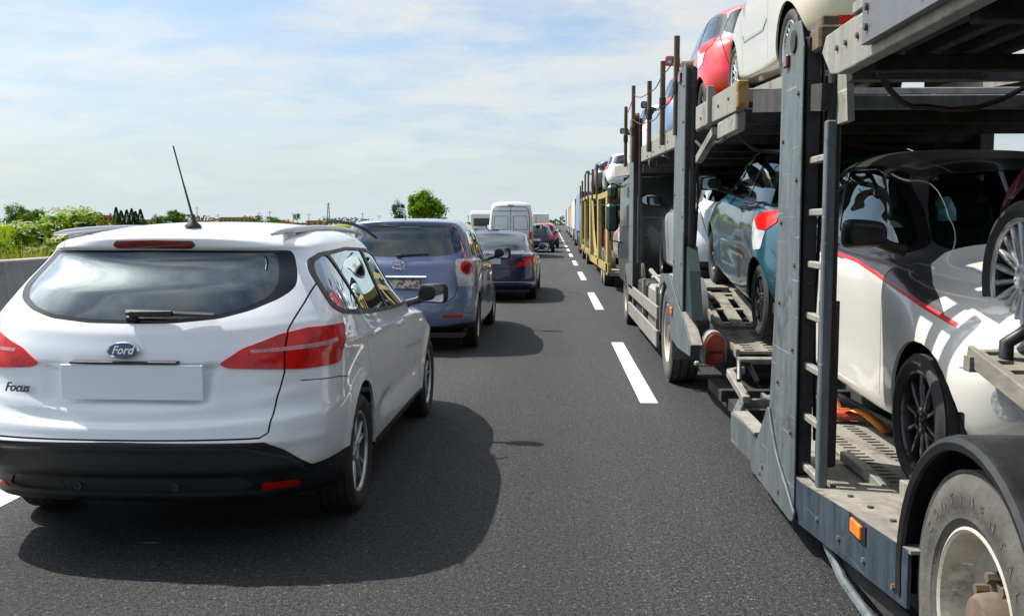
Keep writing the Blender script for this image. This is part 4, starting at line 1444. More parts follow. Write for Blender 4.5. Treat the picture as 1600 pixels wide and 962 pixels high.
def box_van(loc, w, h, L, colr, label, name='box_van', cat='van', cab=True, rz=0, glassf=True, group=None):
    root = empty(name, loc, (0, 0, rz))
    b = MB(); b.box(-w / 2, w / 2, 0, L - 1.6, .75, h, .05); b.build('box_body', mat('box_' + str(colr), colr, .45, var=.08, vscale=1), root)
    b = MB(); b.box(-.012, .012, -.01, 0.0, .85, h - .1); b.box(-w / 2 + .04, w / 2 - .04, -.014, 0, .78, .84); b.build('door_seam', M_GAP, root)
    b = MB(); b.box(-w / 2 + .1, w / 2 - .1, .05, L - .3, .45, .72); b.build('chassis', M_BLACK, root)
    for s in (-1, 1):
        b = MB(); b.box(s * (w / 2 - .14) - .10, s * (w / 2 - .14) + .10, -.03, .02, .60, .72, .01); b.build('tail_light', M_RED, root)
    b = MB(); b.prism([(L - 1.6, .5), (L - .1, .5), (L, .9), (L - .35, 1.35), (L - .75, 2.05), (L - 1.6, 2.1)], 'x', -w / 2 + .05, w / 2 - .05); b.build('cab', M_VANWHITE, root, bevel=.06)
    b = MB(); b.box(-.26, .26, -.03, -.01, .5, .6); b.build('number_plate', mat('plate_white', (.62, .62, .60), .4), root)
    for y in (.9, L - 1.0):
        for s in (-1, 1):
            b = MB(); b.lathe([(-.11, .2), (-.11, .36), (-.09, .38), (.09, .38), (.11, .36), (.11, .2), (.06, .19), (.06, .01)], n=20)
            b.build('wheel', M_RUBBER, root, loc=(s * (w / 2 - .15), y, .38), rot=(0, 0, 0 if s > 0 else PI))
    tag(root, label, cat, group)
    return root


box_van((-1.3, 74, 0), 1.9, 2.25, 6.2, (.62, .63, .60), 'low white box van poking up above the black and red cars')


# motor caravan seen beyond the gap left of the van
def motorhome(loc):
    root = empty('motorhome', loc, (0, 0, 0))
    Lm, w = 6.5, 2.1
    b = MB(); b.prism([(0, .5), (Lm, .5), (Lm, 1.2), (Lm - .8, 1.7), (Lm - .5, 2.1), (Lm - 1.4, 2.6), (.2, 2.6), (0, 2.3)], 'x', -w / 2, w / 2); b.build('living_box', M_VANWHITE, root, bevel=.08)
    b = MB(); b.box(-.78, .78, -.02, .01, 1.25, 1.95, .04); b.build('rear_window', M_GLOSSBLACK, root)
    for s in (-1, 1):
        b = MB(); b.box(s * .93 - .06, s * .93 + .06, -.02, .01, .75, 1.1, .02); b.build('tail_light', M_RED, root)
        for y in (1.3, 5.3):
            b = MB(); b.lathe([(-.1, .2), (-.1, .34), (.1, .34), (.1, .2), (.06, .19), (.06, .01)], n=20); b.build('wheel', M_RUBBER, root, loc=(s * .95, y, .34), rot=(0, 0, 0 if s > 0 else PI))
    b = MB(); b.box(-.9, .9, -.05, .02, .5, .66, .02); b.build('bumper', M_BLACK, root)
    tag(root, 'white motorhome with a dark rear window, left of the tall white van', 'motorhome')


motorhome((-6.3, 88, 0))
# ---------------------------------------------------------------- car transporter
def worn(name, col, light, rust=.25, rough=.55, scale=3.0, metal=.2, streak=(1, 1, .18)):
    """weathered painted steel: rubbed patches, runs of dirt and some rust"""
    if name in MATS: return MATS[name]
    m = bpy.data.materials.new(name)
    m.use_nodes = True
    b = _bsdf(m)
    t = NT(m.node_tree)
    tc = t.add('ShaderNodeTexCoord').outputs['Object']
    st = t.add('ShaderNodeMapping', {0: tc, 3: streak}).outputs[0]
    n1 = t.add('ShaderNodeTexNoise', {0: st, 'Scale': scale * 4, 'Detail': 9.0, 'Roughness': .7})
    n2 = t.add('ShaderNodeTexNoise', {0: tc, 'Scale': scale, 'Detail': 9.0, 'Roughness': .75, 'Distortion': .4})
    n3 = t.add('ShaderNodeTexNoise', {0: tc, 'Scale': scale * 9, 'Detail': 5.0, 'Roughness': .8})
    c = t.mix(t.ramp(n1.outputs[0], [(.35, 0), (.70, 1)]), col, light)
    c = t.mix(t.ramp(n2.outputs[0], [(.56, 0.0), (.64, .8)]), c, tuple(x * .5 for x in col))
    c = t.mix(t.math('MULTIPLY', t.ramp(n3.outputs[0], [(.62, 0), (.72, 1)]), rust), c, (.16, .075, .035))
    sc_ = t.add('ShaderNodeTexNoise', {0: t.add('ShaderNodeMapping', {0: tc, 3: (9, 1.2, 30)}).outputs[0], 'Scale': 2.0, 'Detail': 3.0})
    c = t.mix(t.ramp(sc_.outputs[0], [(.68, 0), (.72, .6)]), c, tuple(min(1, x * 1.9) for x in light))
    t.l.new(c, b.inputs['Base Color'])
    b.inputs['Metallic'].default_value = metal
    t.l.new(t.ramp(n2.outputs[0], [(.3, rough - .15), (.7, rough + .2)]), b.inputs['Roughness'])
    bp = t.add('ShaderNodeBump', {'Height': n3.outputs[0], 'Strength': .25, 'Distance': .006})
    t.l.new(bp.outputs[0], b.inputs['Normal'])
    MATS[name] = m
    return m


M_STEEL = worn('blue_grey_steel', (.070, .087, .096), (.15, .172, .182), .3)
M_PANEL = worn('dark_blue_panel', (.018, .030, .045), (.055, .08, .10), .3, scale=4)
M_GALV = worn('pale_steel', (.20, .195, .175), (.33, .315, .275), .4)
M_DECK = worn('deck_steel', (.15, .14, .118), (.30, .28, .235), .6, rough=.75, streak=(1, .3, 1))
M_UNDER = worn('underframe', (.020, .021, .022), (.05, .05, .048), .4, rough=.8)
M_RUST = worn('rusty_steel', (.085, .06, .042), (.17, .13, .09), .8, rough=.85)
M_YEL = worn('yellow_steel', (.32, .235, .06), (.44, .345, .12), .4)
M_ORANGE = mat('strap_orange', (.72, .24, .03), .8, bump=.4, bscale=220, var=.2, vscale=12)
M_TRTYRE = mat('truck_rubber', (.048, .047, .043), .85, bump=.3, bscale=60, var=.5, vscale=9, var2=(.105, .10, .088))
M_RIM = worn('truck_rim', (.40, .37, .31), (.55, .52, .45), .35, rough=.5, streak=(1, 1, 1))


def perf(x0, x1, pts, cols, pitch, slot, mt, parent, name='perforated_track', th=.022, edge=.03):
    """wheel track of slotted plate: pts = (y, z) run; cols = slot columns across; folded edges"""
    b = MB()
    L = [0]
    for a, c in zip(pts[:-1], pts[1:]): L.append(L[-1] + math.hypot(c[0] - a[0], c[1] - a[1]))
    def at(s):
        for k in range(len(pts) - 1):
            if s <= L[k + 1] or k == len(pts) - 2:
                t = (s - L[k]) / (L[k + 1] - L[k])
                return (pts[k][0] + (pts[k + 1][0] - pts[k][0]) * t, pts[k][1] + (pts[k + 1][1] - pts[k][1]) * t)
    xs = [x0]
    w = (x1 - x0) / cols
    fl = []
    for i in range(cols):
        c = x0 + (i + .5) * w
        xs += [c - w * slot[0] / 2, c + w * slot[0] / 2]
    xs.append(x1)
    ss = [0.0]
    n = int(L[-1] / pitch)
    for j in range(n):
        c = (j + .5) * pitch
        ss += [c - pitch * slot[1] / 2, c + pitch * slot[1] / 2]
    ss.append(L[-1])
    for s_ in ss:
        y, z = at(s_)
        for x in xs: b.v.append((x, y, z))
    nx = len(xs)
    for j in range(len(ss) - 1):
        for i in range(nx - 1):
            if i % 2 == 1 and j % 2 == 1 and j < 2 * n: continue
            b.face([j * nx + i, j * nx + i + 1, (j + 1) * nx + i + 1, (j + 1) * nx + i])
    o = b.build(name, mt, parent, fix=False)
    md = o.modifiers.new('thick', 'SOLIDIFY'); md.thickness = th; md.offset = 0
    for x in (x0 - .012, x1 + .012):
        e = MB()
        for k in range(len(pts) - 1):
            e.bar((x, pts[k][0], pts[k][1] - .01), (x, pts[k + 1][0], pts[k + 1][1] - .01), .025, .075)
        e.build('track_edge', mt, o, bevel=.004)
    return o


def part(mb, name, m, parent, bevel=0.0, **k):
    return mb.build(name, m, parent, bevel=bevel, **k)


def truck_wheel(parent, x, y, z, r, rim, w=.28, side=-1, text=None, studs=8, twin=False):
    """side -1: outer face towards -x"""
    wh = empty('wheel', (x, y, z), (0, 0, PI if side < 0 else 0))
    wh.parent = parent
    h = w / 2
    b = MB()
    s = r - rim
    prof = [(-h, rim + .03), (-h, rim + s * .6), (-h * .9, r - .02), (-h * .8, r)]
    for c in (-.5, -.17, .17, .5):
        prof += [((c - .06) * 2 * h * .8, r), ((c - .04) * 2 * h * .8, r - .014), ((c + .04) * 2 * h * .8, r - .014), ((c + .06) * 2 * h * .8, r)]
    prof += [(h * .80, r), (h * .92, r - .022), (h * .985, r - .045), (h * 1.0, rim + s * .66), (h * 1.015, rim + s * .60), (h * 1.015, rim + s * .36), (h * .99, rim + s * .32), (h * .985, rim + s * .14), (h * .93, rim + s * .10), (h * .90, rim + .001), (h * .84, rim - .005)]
    b.lathe(prof, n=72)
    o = b.build('tyre', M_TRTYRE, wh)
    if text:
        rr = rim + s * .49
        lx = h * 1.016
        for k, ch in enumerate(text):
            me = text_mesh(ch, s * .27, .0014, 0, .0008)
            me.materials.append(M_TRTYRE)
            a = R(148) - k * R(11.5)
            # letter stands on the sidewall, top outwards
            M = Matrix(((0, 0, 1), (1, 0, 0), (0, 1, 0))).to_4x4()
            q = link_mesh('letter', me, None, wh)
            rot = Matrix.Rotation(0, 4, 'X')
            ang = a
            cy, cz = math.cos(ang), math.sin(ang)
            # axes: text x -> tangent, text y -> radial, text z -> +x
            T = Matrix(((0, 0, 1, lx), (cz, cy, 0, rr * cy), (-cy, cz, 0, rr * cz), (0, 0, 0, 1)))
            q.matrix_local = T
    b = MB()
    b.lathe([(h * .84, rim - .004), (h * .90, rim - .001), (h * .93, rim - .010), (h * .88, rim - .020), (h * .45, rim - .030), (h * .20, rim - .036), (h * .12, rim - .060), (h * .10, rim * .60), (h * .14, rim * .50), (h * .14, rim * .30), (-h * .2, rim * .29), (-h * .2, .001)], n=56)
    part(b, 'rim', M_RIM, wh)
    b = MB()
    b.lathe([(h * .1, rim * .34), (h * .75, rim * .30), (h * .85, rim * .26), (h * .86, .001)], n=24)
    part(b, 'hub', M_RUST, wh, bevel=.004)
    for k in range(studs):
        t = 2 * PI * k / studs + .3
        b = MB()
        b.lathe([(h * .10, .026), (h * .10 + .022, .026), (h * .10 + .022, .017), (h * .10 + .060, .016), (h * .10 + .060, .001)], c=(0, rim * .46 * math.cos(t), rim * .46 * math.sin(t)), n=6, smooth=False)
        part(b, 'wheel_nut', M_RUST, wh)
    return wh


def fender(parent, x0, x1, y, z, r, a0, a1, m, th=.014, lip=.022, n=28):
    b = MB()
    v0 = []
    prof = [(x0, r - .035), (x0 - .006, r - .012), (x0 + .004, r + .004), (x0 + .03, r + .010), (x1, r + .010), (x1, r - .006), (x0 + .03, r - .008), (x0 + .016, r - .014), (x0 + .014, r - .035), (x0, r - .035)]
    b.lathe(prof, c=(0, y, z), n=n, a0=a0, a1=a1)
    return part(b, 'mudguard', m, parent, fix=True)


XL, XR = 1.15, 3.62
# ------------------------------------------------- trailer beside the camera
tr = empty('transporter_trailer', (0, 0, 0))
tag(tr, 'near car transporter trailer with grey ladder post, big mudguard and slotted decks', 'car transporter')
# low side panel and its folded top
b = MB()
b.prism([(5.7, .13), (4.62, .145), (3.18, .30), (3.18, .495), (3.9, .425), (4.56, .352), (5.7, .33)], 'x', XL, XL + .012)
part(b, 'side_panel', M_PANEL, tr)
b = MB()
v = [(XL, 5.6, .333), (XL, 4.56, .356), (XL, 3.9, .429), (XL, 3.16, .50)]
v2 = [(XL + .33, p[1], p[2] + .004) for p in v]
b.add(v + v2, [(0, 1, 5, 4), (1, 2, 6, 5), (2, 3, 7, 6)])
o = part(b, 'side_ledge', M_DECK, tr, fix=True)
md = o.modifiers.new('thick', 'SOLIDIFY'); md.thickness = .012; md.offset = -1
for (yy) in (3.35, 3.62, 3.88, 4.14, 4.4):
    zz = np.interp(yy, [3.16, 3.9, 4.56], [.50, .429, .356]) + .008
    b = MB(); b.lathe([(0, .014), (.004, .012), (.004, .001)], c=(XL + .10, yy, zz - .003), axis='z', n=10); part(b, 'bolt_head', M_UNDER, tr)
b = MB(); b.box(XL - .016, XL, 3.64, 3.76, .378, .432, .004); part(b, 'side_marker', M_AMBER, tr)
b = MB(); b.box(XL - .006, XL, 3.60, 3.80, .370, .440); part(b, 'marker_base', M_BLACK, tr)
# spade shaped gusset at the post foot
gp = rpoly([(5.19, .60), (5.02, .40), (4.74, .27), (4.60, .20), (4.60, .155), (4.66, .14), (5.60, .155), (5.60, .245), (5.40, .40)], [.03, .3, .3, .06, .04, .06, .05, .08, .3], 4)
b = MB(); b.prism(gp, 'x', XL - .026, XL - .013); part(b, 'gusset_plate', M_STEEL, tr, bevel=.004)
for (yy, zz) in ((5.28, .25), (5.34, .20), (4.90, .22)):
    b = MB(); b.lathe([(-.008, .001), (-.008, .012), (0, .013)], c=(XL - .026, yy, zz), n=6, smooth=False); part(b, 'bolt_head', M_RUST, tr)
# side rail beyond the post, cranked inwards
b = MB(); b.bar((XL + .02, 5.45, .275), (XL - .02, 6.15, .285), .05, .19); b.bar((XL - .02, 6.13, .285), (XL + .10, 6.55, .31), .05, .17); b.bar((XL + .1, 6.54, .36), (XL + .5, 6.6, .36), .05, .06)
part(b, 'cranked_rail', M_STEEL, tr, bevel=.008)
b = MB(); b.box(XL - .03, XL + .06, 5.5, 6.14, .375, .388); part(b, 'rail_cap', M_GALV, tr)
# strap below the side panel
b = MB(); b.tube([(1.19, 4.25, .16), (1.19, 4.0, .09), (1.18, 3.6, .085), (1.18, 3.2, .14), (1.18, 3.0, .2)], .020, n=8); part(b, 'guard_tube', M_STEEL, tr)
b = MB(); b.box(1.22, 1.34, 2.9, 5.4, .10, .20, .01); part(b, 'chassis_rail', M_UNDER, tr)
b = MB(); b.box(3.40, 3.60, 0, 6.2, .14, .42, .01); part(b, 'far_side_panel', M_PANEL, tr)
# ladder post
b = MB()
b.prism([(5.10, 2.33), (5.03, 2.455), (4.91, 2.50), (4.75, 2.485), (4.68, 2.36), (4.655, .17), (5.38, .17), (5.38, .36), (5.22, .60), (5.13, 1.3)], 'x', XL - .010, XL - .001)
part(b, 'post_plate', M_STEEL, tr, bevel=.004)
b = MB()
b.box(XL + .014, XL + .075, 4.684, 4.745, .36, 2.40, .006)
b.box(XL + .014, XL + .075, 5.03, 5.085, .36, 2.34, .006)
part(b, 'post_channel', M_UNDER, tr)
b = MB(); b.box(XL + .03, XL + .05, 4.745, 5.03, .36, 2.34); part(b, 'post_web', M_UNDER, tr)
b = MB(); b.lathe([(-.010, .001), (-.010, .052), (.0, .055)], c=(XL - .010, 4.85, 2.405), n=20); part(b, 'post_eye', M_UNDER, tr)
b = MB(); b.box(XL - .03, XL - .010, 4.93, 5.0, 2.30, 2.36, .006); part(b, 'red_marker', M_DARKRED, tr)
b = MB(); b.box(XL + .03, XL + .15, 4.56, 4.74, 2.32, 2.43, .012); b.box(XL + .05, XL + .13, 4.60, 4.68, 2.43, 2.48, .008); part(b, 'clamp_block', M_RUST, tr)
b = MB(); b.box(XL + .025, XL + .068, 4.375, 4.425, .37, 1.99, .006); part(b, 'ladder_rail', M_STEEL, tr)
for k in range(7):
    zz = 1.835 - .2385 * k
    b = MB(); b.box(XL + .030, XL + .062, 4.42, 4.69, zz - .016, zz + .016, .005); part(b, 'ladder_rung', M_GALV, tr)
# lower deck: slotted wheel tracks, middle pans, cross members
for (xa, xb) in ((1.50, 2.02), (2.86, 3.34)):
    perf(xa, xb, [(7.05, .32), (5.2, .345), (4.15, .36), (3.4, .40)], 3, .075, (.42, .42), M_DECK, tr)
b = MB(); b.bar((1.62, 4.02, .40), (1.62, 3.25, .50), .18, .03, c=.004); part(b, 'loading_plate', M_DECK, tr, bevel=.004)
b = MB(); b.bar((1.50, 4.20, .43), (1.50, 3.3, .515), .06, .07); part(b, 'track_stop', M_GALV, tr, bevel=.006)
b = MB(); b.bar((1.46, 4.95, .39), (1.46, 4.55, .395), .05, .05); b.bar((1.46, 4.56, .395), (1.50, 4.44, .35), .05, .05); part(b, 'lock_lever', M_GALV, tr, bevel=.006)
b = MB(); b.box(1.30, 3.5, 5.0, 8.3, .17, .25); part(b, 'deck_pan', M_UNDER, tr)
for yy in (3.4, 4.2, 5.0, 5.8, 6.6, 7.4):
    b = MB(); b.box(1.25, 3.5, yy - .04, yy + .04, .22, .31, .005); part(b, 'cross_member', M_UNDER, tr)
# raised ramp that carries the plum car
RP = [(3.97, 1.042), (2.0, .665), (.6, .40)]
for (xa, xb) in ((1.66, 2.16), (3.02, 3.5)):
    perf(xa, xb, RP, 4, .11, (.5, .42), M_DECK, tr, 'ramp_track')
b = MB(); b.box(1.80, 1.885, 3.72, 3.79, .36, .985, .004); part(b, 'ramp_post', M_RUST, tr)
b = MB(); b.box(3.22, 3.30, 3.72, 3.79, .36, .985, .004); part(b, 'ramp_post', M_RUST, tr)
b = MB(); b.bar((1.62, 3.93, 1.00), (3.5, 3.93, 1.00), .06, .06); part(b, 'ramp_crossbar', M_DECK, tr)
b = MB(); b.tube([(1.74, 3.86, .98), (1.74, 3.86, 1.09), (1.80, 3.85, 1.135), (2.1, 3.85, 1.13), (2.15, 3.86, 1.09), (2.15, 3.86, 1.0)], .028, n=10); part(b, 'wheel_chock', M_BLACK, tr)
b = MB(); b.tube([(1.80, 3.74, .98), (1.80, 3.74, 1.08)], .026, n=10); part(b, 'chock_pin', M_BLACK, tr)
# wheels and mudguard
truck_wheel(tr, XL + .155, 2.76, .43, .425, .265, .27, -1, 'CONTINENTAL', 8)
truck_wheel(tr, XL + .155, 1.72, .43, .425, .265, .27, -1, None, 8)
for yy in (2.76, 1.72):
    truck_wheel(tr, XR - .155, yy, .43, .425, .265, .27, 1, None, 8)
fender(tr, XL - .005, XL + .42, 2.76, .43, .515, R(-12), R(190), M_BLACK)
fender(tr, XL - .005, XL + .42, 1.70, .43, .515, R(-8), R(175), M_BLACK)
fender(tr, XR - .42, XR, 2.76, .43, .515, R(-8), R(188), M_BLACK)
b = MB(); b.box(XL + .44, XR - .44, 1.2, 3.3, .35, .60, .01); part(b, 'axle_frame', M_UNDER, tr)
# upper deck over the camera side
b = MB(); b.prism([(4.36, 2.27), (4.30, 2.33), (-2.0, 2.36), (-2.0, 2.16), (4.10, 2.145), (4.22, 2.16)], 'x', XL - .01, XL + .05); part(b, 'upper_side_beam', M_GALV, tr, bevel=.006)
b = MB(); b.box(XL - .02, XL + .06, -2.0, 3.9, 2.335, 2.38, .005); part(b, 'beam_cap', M_GALV, tr)
b = MB(); b.box(XL - .045, XL - .012, -2.0, 3.69, 2.185, 2.62, .003); part(b, 'bolted_plate', worn('slate_plate', (.12, .125, .145), (.15, .155, .17), .05, rough=.5), tr)
for (yy, zz) in ((3.63, 2.24), (3.63, 2.31), (3.1, 2.24), (3.1, 2.31)):
    b = MB(); b.lathe([(-.012, .001), (-.012, .013), (0, .014)], c=(XL - .045, yy, zz), n=8, smooth=False); part(b, 'bolt_head', M_RUST, tr)
b = MB(); b.box(XR - .05, XR, -2.0, 4.36, 2.15, 2.34, .006); part(b, 'upper_side_beam', M_GALV, tr)
for (xa, xb) in ((1.24, 1.78), (2.95, 3.50)):
    b = MB(); b.box(xa, xb, -2.0, 4.2, 2.235, 2.262); part(b, 'upper_track', M_UNDER, tr)
    for k in range(4):
        x = xa + .06 + k * (xb - xa - .12) / 3
        b = MB(); b.box(x - .022, x + .022, -2, 4.15, 2.19, 2.235, .004); part(b, 'track_stiffener', M_UNDER, tr)
b = MB(); b.box(1.80, 2.93, -2.0, 4.0, 2.262, 2.275); part(b, 'upper_pan', M_UNDER, tr)
for yy in (4.22, 3.95, 3.0, 2.0, 1.0):
    b = MB(); b.box(1.22, 3.54, yy - .035, yy + .035, 2.13, 2.19, .004); part(b, 'upper_cross_beam', M_STEEL if yy > 4.2 else M_UNDER, tr)
b = MB(); b.tube([(1.22, 4.33, 2.20), (3.55, 4.33, 2.20)], .016, n=6); part(b, 'cross_tube', M_GALV, tr)
b = MB(); b.box(1.26, 3.5, 4.40, 4.46, 2.04, 2.10, .006); part(b, 'end_beam', M_STEEL, tr)
for k in range(4):
    xa = 1.24 + .58 * k
    b = MB(); b.bar((xa + .27, 4.86, 2.14), (xa + .27, 6.05, 2.27), .55, .04); part(b, 'deck_flap', M_UNDER, tr)
b = MB(); b.bar((1.20, 4.48, 2.10), (1.20, 6.0, 2.26), .05, .12); part(b, 'flap_beam', M_UNDER, tr)
b = MB(); b.bar((3.58, 4.48, 2.14), (3.58, 6.0, 2.30), .05, .12); part(b, 'flap_beam', M_UNDER, tr)
b = MB(); b.prism([(4.30, 1.98), (4.55, 1.98), (4.62, 2.30), (4.36, 2.30)], 'x', 1.24, 1.27); part(b, 'hinge_plate', M_GALV, tr)
b = MB(); b.box(XR - .06, XR, 4.4, 4.75, .35, 2.4, .01); part(b, 'far_post', M_UNDER, tr)
b = MB(); b.tube([(1.24, 4.50, 2.36), (1.24, 4.50, 1.2)], .03, n=10); b.tube([(1.24, 4.50, 1.2), (1.24, 4.50, .45)], .045, n=10); part(b, 'lift_cylinder', M_UNDER, tr)
# ------------------------------------------------- straps
st = MB()
def ribbon(pts, w, m, name, parent, th=.003, ax=(1, 0, 0)):
    b = MB()
    A = Vector(ax)
    for p in pts:
        p = Vector(p)
        b.v.append(tuple(p - A * w / 2)); b.v.append(tuple(p + A * w / 2))
    for k in range(len(pts) - 1):
        b.face([2 * k, 2 * k + 1, 2 * k + 3, 2 * k + 2], True)
    o = b.build(name, m, parent, fix=False)
    md = o.modifiers.new('thick', 'SOLIDIFY'); md.thickness = th
    return o
lash = empty('lashing_strap', (1.74, 6.0, .36))
tag(lash, 'orange lashing strap with red buckle lying on the slotted track behind the white wheel', 'strap')
def lr(pts): return [(p[0] - 1.68, p[1] - 6.0, p[2] - .36) for p in pts]
ribbon(lr([(1.69, 6.42, .66), (1.69, 6.37, .58), (1.70, 6.30, .48), (1.705, 6.22, .42), (1.69, 6.08, .385)]), .065, M_ORANGE, 'webbing', lash, ax=(.98, -.2, 0))
ribbon(lr([(1.70, 6.02, .40), (1.74, 5.95, .435), (1.78, 5.86, .43), (1.81, 5.74, .40), (1.82, 5.60, .372)]), .07, M_ORANGE, 'webbing', lash, ax=(.9, .4, .1))
b = MB()
b.tube(lr([(1.61, 6.00, .392), (1.78, 5.96, .392)]), .026, n=8); b.box(-.06, .09, -.01, .06, .012, .058, .01)
b.tube(lr([(1.63, 6.10, .405), (1.76, 6.06, .41)]), .016, n=8)
part(b, 'buckle', mat('buckle_red', (.42, .07, .02), .5, var=.3, vscale=30), lash)
b = MB(); b.tube(lr([(1.65, 6.33, .53), (1.735, 6.32, .53)]), .007, n=6); part(b, 'strap_keeper', mat('webbing_pale', (.5, .42, .3), .8), lash)

# ------------------------------------------------- the lorry in front that tows it
TX = 1.10
lo = empty('transporter_lorry', (0, 0, 0))
tag(lo, 'car transporter lorry with two grey posts and dark cab ahead of the near trailer', 'car transporter')
def post(y0, y1, ztop, parent, x=TX, foot=.62, m=M_STEEL, wch=.10):
    b = MB(); b.box(x, x + .014, y0, y1, foot, ztop, .003); part(b, 'post_plate', m, parent)
    b = MB(); b.box(x + .014, x + wch, y0 + .003, y0 + .05, foot, ztop - .04); b.box(x + .014, x + wch, y1 - .05, y1, foot, ztop - .04); b.box(x + .05, x + .065, y0 + .05, y1 - .05, foot, ztop - .04)
    part(b, 'post_channel', M_UNDER, parent)
    b = MB(); b.lathe([(-.006, .001), (-.006, .07), (.09, .075), (.09, .001)], c=(x + .014, (y0 + y1) / 2, ztop), n=16); part(b, 'pulley', M_RUST, parent)
    b = MB(); b.box(x - .02, x, (y0 + y1) / 2 - .12, (y0 + y1) / 2 + .02, ztop - .12, ztop - .04, .005); part(b, 'red_marker', M_DARKRED, parent)
post(8.50, 9.20, 2.88, lo)
post(13.9, 14.6, 3.02, lo, wch=.12)
b = MB(); b.prism([(8.1, .76), (8.30, 1.15), (8.48, 1.35), (8.55, 1.35), (8.55, .80)], 'x', TX + .03, TX + .12); part(b, 'post_brace', mat('dark_green_steel', (.015, .035, .035), .5), lo)
# rear flank plate, wheel arch, tail
b = MB(); b.prism(rpoly([(10.35, .80), (10.1, 1.04), (9.4, 1.07), (8.9, .90), (8.25, .72), (7.88, .58), (7.88, .49), (8.7, .46), (9.26, .50), (9.28, .62), (9.38, .80), (9.55, .93), (9.75, .985), (10.05, .93)], .012, 2), 'x', TX - .012, TX - .002)
part(b, 'flank_plate', M_STEEL, lo, bevel=.004)
b = MB()
v = [(TX, 9.3, .94), (TX, 8.9, .905), (TX, 8.25, .725), (TX, 7.88, .585)]
b.add(v + [(TX + .085, p[1], p[2]) for p in v], [(0, 1, 5, 4), (1, 2, 6, 5), (2, 3, 7, 6)])
o = part(b, 'flank_ledge', M_DECK, lo, fix=True); md = o.modifiers.new('t', 'SOLIDIFY'); md.thickness = .012; md.offset = -1
b = MB(); b.box(TX - .027, TX - .012, 9.05, 9.18, .72, .78, .004); part(b, 'side_marker', M_AMBER, lo)
b = MB(); b.prism(rpoly([(1.20, .41), (1.20, .60), (1.25, .685), (1.34, .685), (1.39, .60), (1.39, .41)], .05, 4), 'y', 7.95, 8.15); part(b, 'lamp_housing', M_GALV, lo, bevel=.005)
b = MB(); b.prism(rpoly([(1.22, .525), (1.22, .60), (1.262, .665), (1.328, .665), (1.37, .60), (1.37, .525)], .03, 4), 'y', 7.925, 7.95); part(b, 'tail_light', lens_mat('orange_red_lens', (.30, .035, .012)), lo, bevel=.006)
b = MB(); b.box(1.22, 1.37, 7.925, 7.95, .42, .52, .01); part(b, 'tail_light', M_DARKRED, lo)
b = MB(); b.box(TX + .02, TX + .06, 7.84, 7.88, .42, .46, .01); part(b, 'green_marker', mat('green_marker', (.25, .45, .25), .3), lo)
b = MB(); b.box(1.42, 3.4, 7.95, 8.1, .36, .47, .01); part(b, 'tail_beam', M_UNDER, lo)
for s in (0, 1):
    xa = (1.46, 2.86)[s]
    perf(xa, xa + .55, [(7.80, .535), (8.35, .575), (8.72, .61)], 3, .10, (.45, .45), M_DECK, lo, 'ramp_track')
    perf(xa, xa + .55, [(8.76, .635), (9.9, .83), (10.3, .90), (10.9, .93)], 3, .6, (.42, .9), M_DECK, lo, 'grooved_track')
    b = MB(); b.box(xa - .02, xa + .56, 7.66, 7.80, .46, .505, .005); part(b, 'track_lip', M_DECK, lo)
    b = MB(); b.box(xa, xa + .55, 10.95, 15.1, .66, .72, .005); part(b, 'front_track', M_DECK, lo)
    b = MB(); b.box(xa - .1, xa + .3, 10.0, 10.35, .88, .91, .005); b.bar((xa + .05, 9.95, .85), (xa + .05, 9.7, .80), .12, .04); part(b, 'wheel_stop', M_DECK, lo)
b = MB(); b.box(1.5, 3.3, 8.1, 15.3, .36, .47, .01); part(b, 'chassis', M_UNDER, lo)
for (yy) in (9.75, 15.3):
    for xx, sd in ((TX + .15, -1), (3.45, 1)):
        truck_wheel(lo, xx, yy, .47, .47, .29, .28, sd, None, 8)
fender(lo, TX + .0, TX + .35, 9.75, .47, .54, R(-5), R(200), M_STEEL)
# side guards between the axles
for (z0, z1) in ((.22, .40), (.52, .66)):
    b = MB(); b.box(TX, TX + .03, 10.6, 14.6, z0, z1, .004); part(b, 'side_guard', M_GALV, lo)
for yy in (11.0, 12.6, 14.2):
    b = MB(); b.box(TX + .03, TX + .07, yy - .03, yy + .03, .2, .85, .004); part(b, 'guard_stay', M_GALV, lo)
b = MB(); b.box(TX + .08, TX + .5, 11.2, 12.4, .28, .80, .04); part(b, 'fuel_tank', M_GALV, lo)
b = MB(); b.box(TX + .08, TX + .45, 12.7, 14.2, .30, .78, .03); part(b, 'tool_box', M_UNDER, lo)
b = MB(); b.tube([(1.25, 11.0, .75), (1.3, 11.6, .88), (1.35, 12.4, .80), (1.3, 13.3, .92), (1.4, 14.2, .80)], .03, n=6); b.tube([(1.4, 10.9, .8), (1.45, 12.0, .92), (1.3, 13.0, .84)], .03, n=6); part(b, 'air_hose', M_GALV, lo)
# cab
b = MB(); b.prism([(15.45, .55), (17.9, .55), (17.95, 1.3), (17.7, 2.25), (15.45, 2.3)], 'x', TX + .08, 3.5); part(b, 'cab', M_GLOSSBLACK if False else mat('cab_dark', (.012, .014, .016), .35, coat=.4), lo, bevel=.06)
b = MB(); b.box(1.3, 3.4, 15.40, 15.45, 1.35, 1.37, .002); b.box(1.3, 3.4, 15.40, 15.45, 1.62, 1.64, .002); part(b, 'cab_rib', mat('rib_grey', (.1, .11, .12), .4), lo)
b = MB(); b.lathe([(-.004, .001), (-.004, .125), (0, .125)], axis='y', n=32); b.xf(Matrix.Translation((1.48, 15.395, 1.90)) @ Matrix.Diagonal((1, 1, .62, 1)))
pl_ = part(b, 'country_plate', mat('sticker_white', (.7, .7, .7), .5), lo)
tm = text_mesh('PL', .12, .002, 0, .003); tm.materials.append(M_GAP)
link_mesh('lettering', tm, None, pl_, loc=(1.48, 15.388, 1.90), rot=(PI / 2, 0, 0))
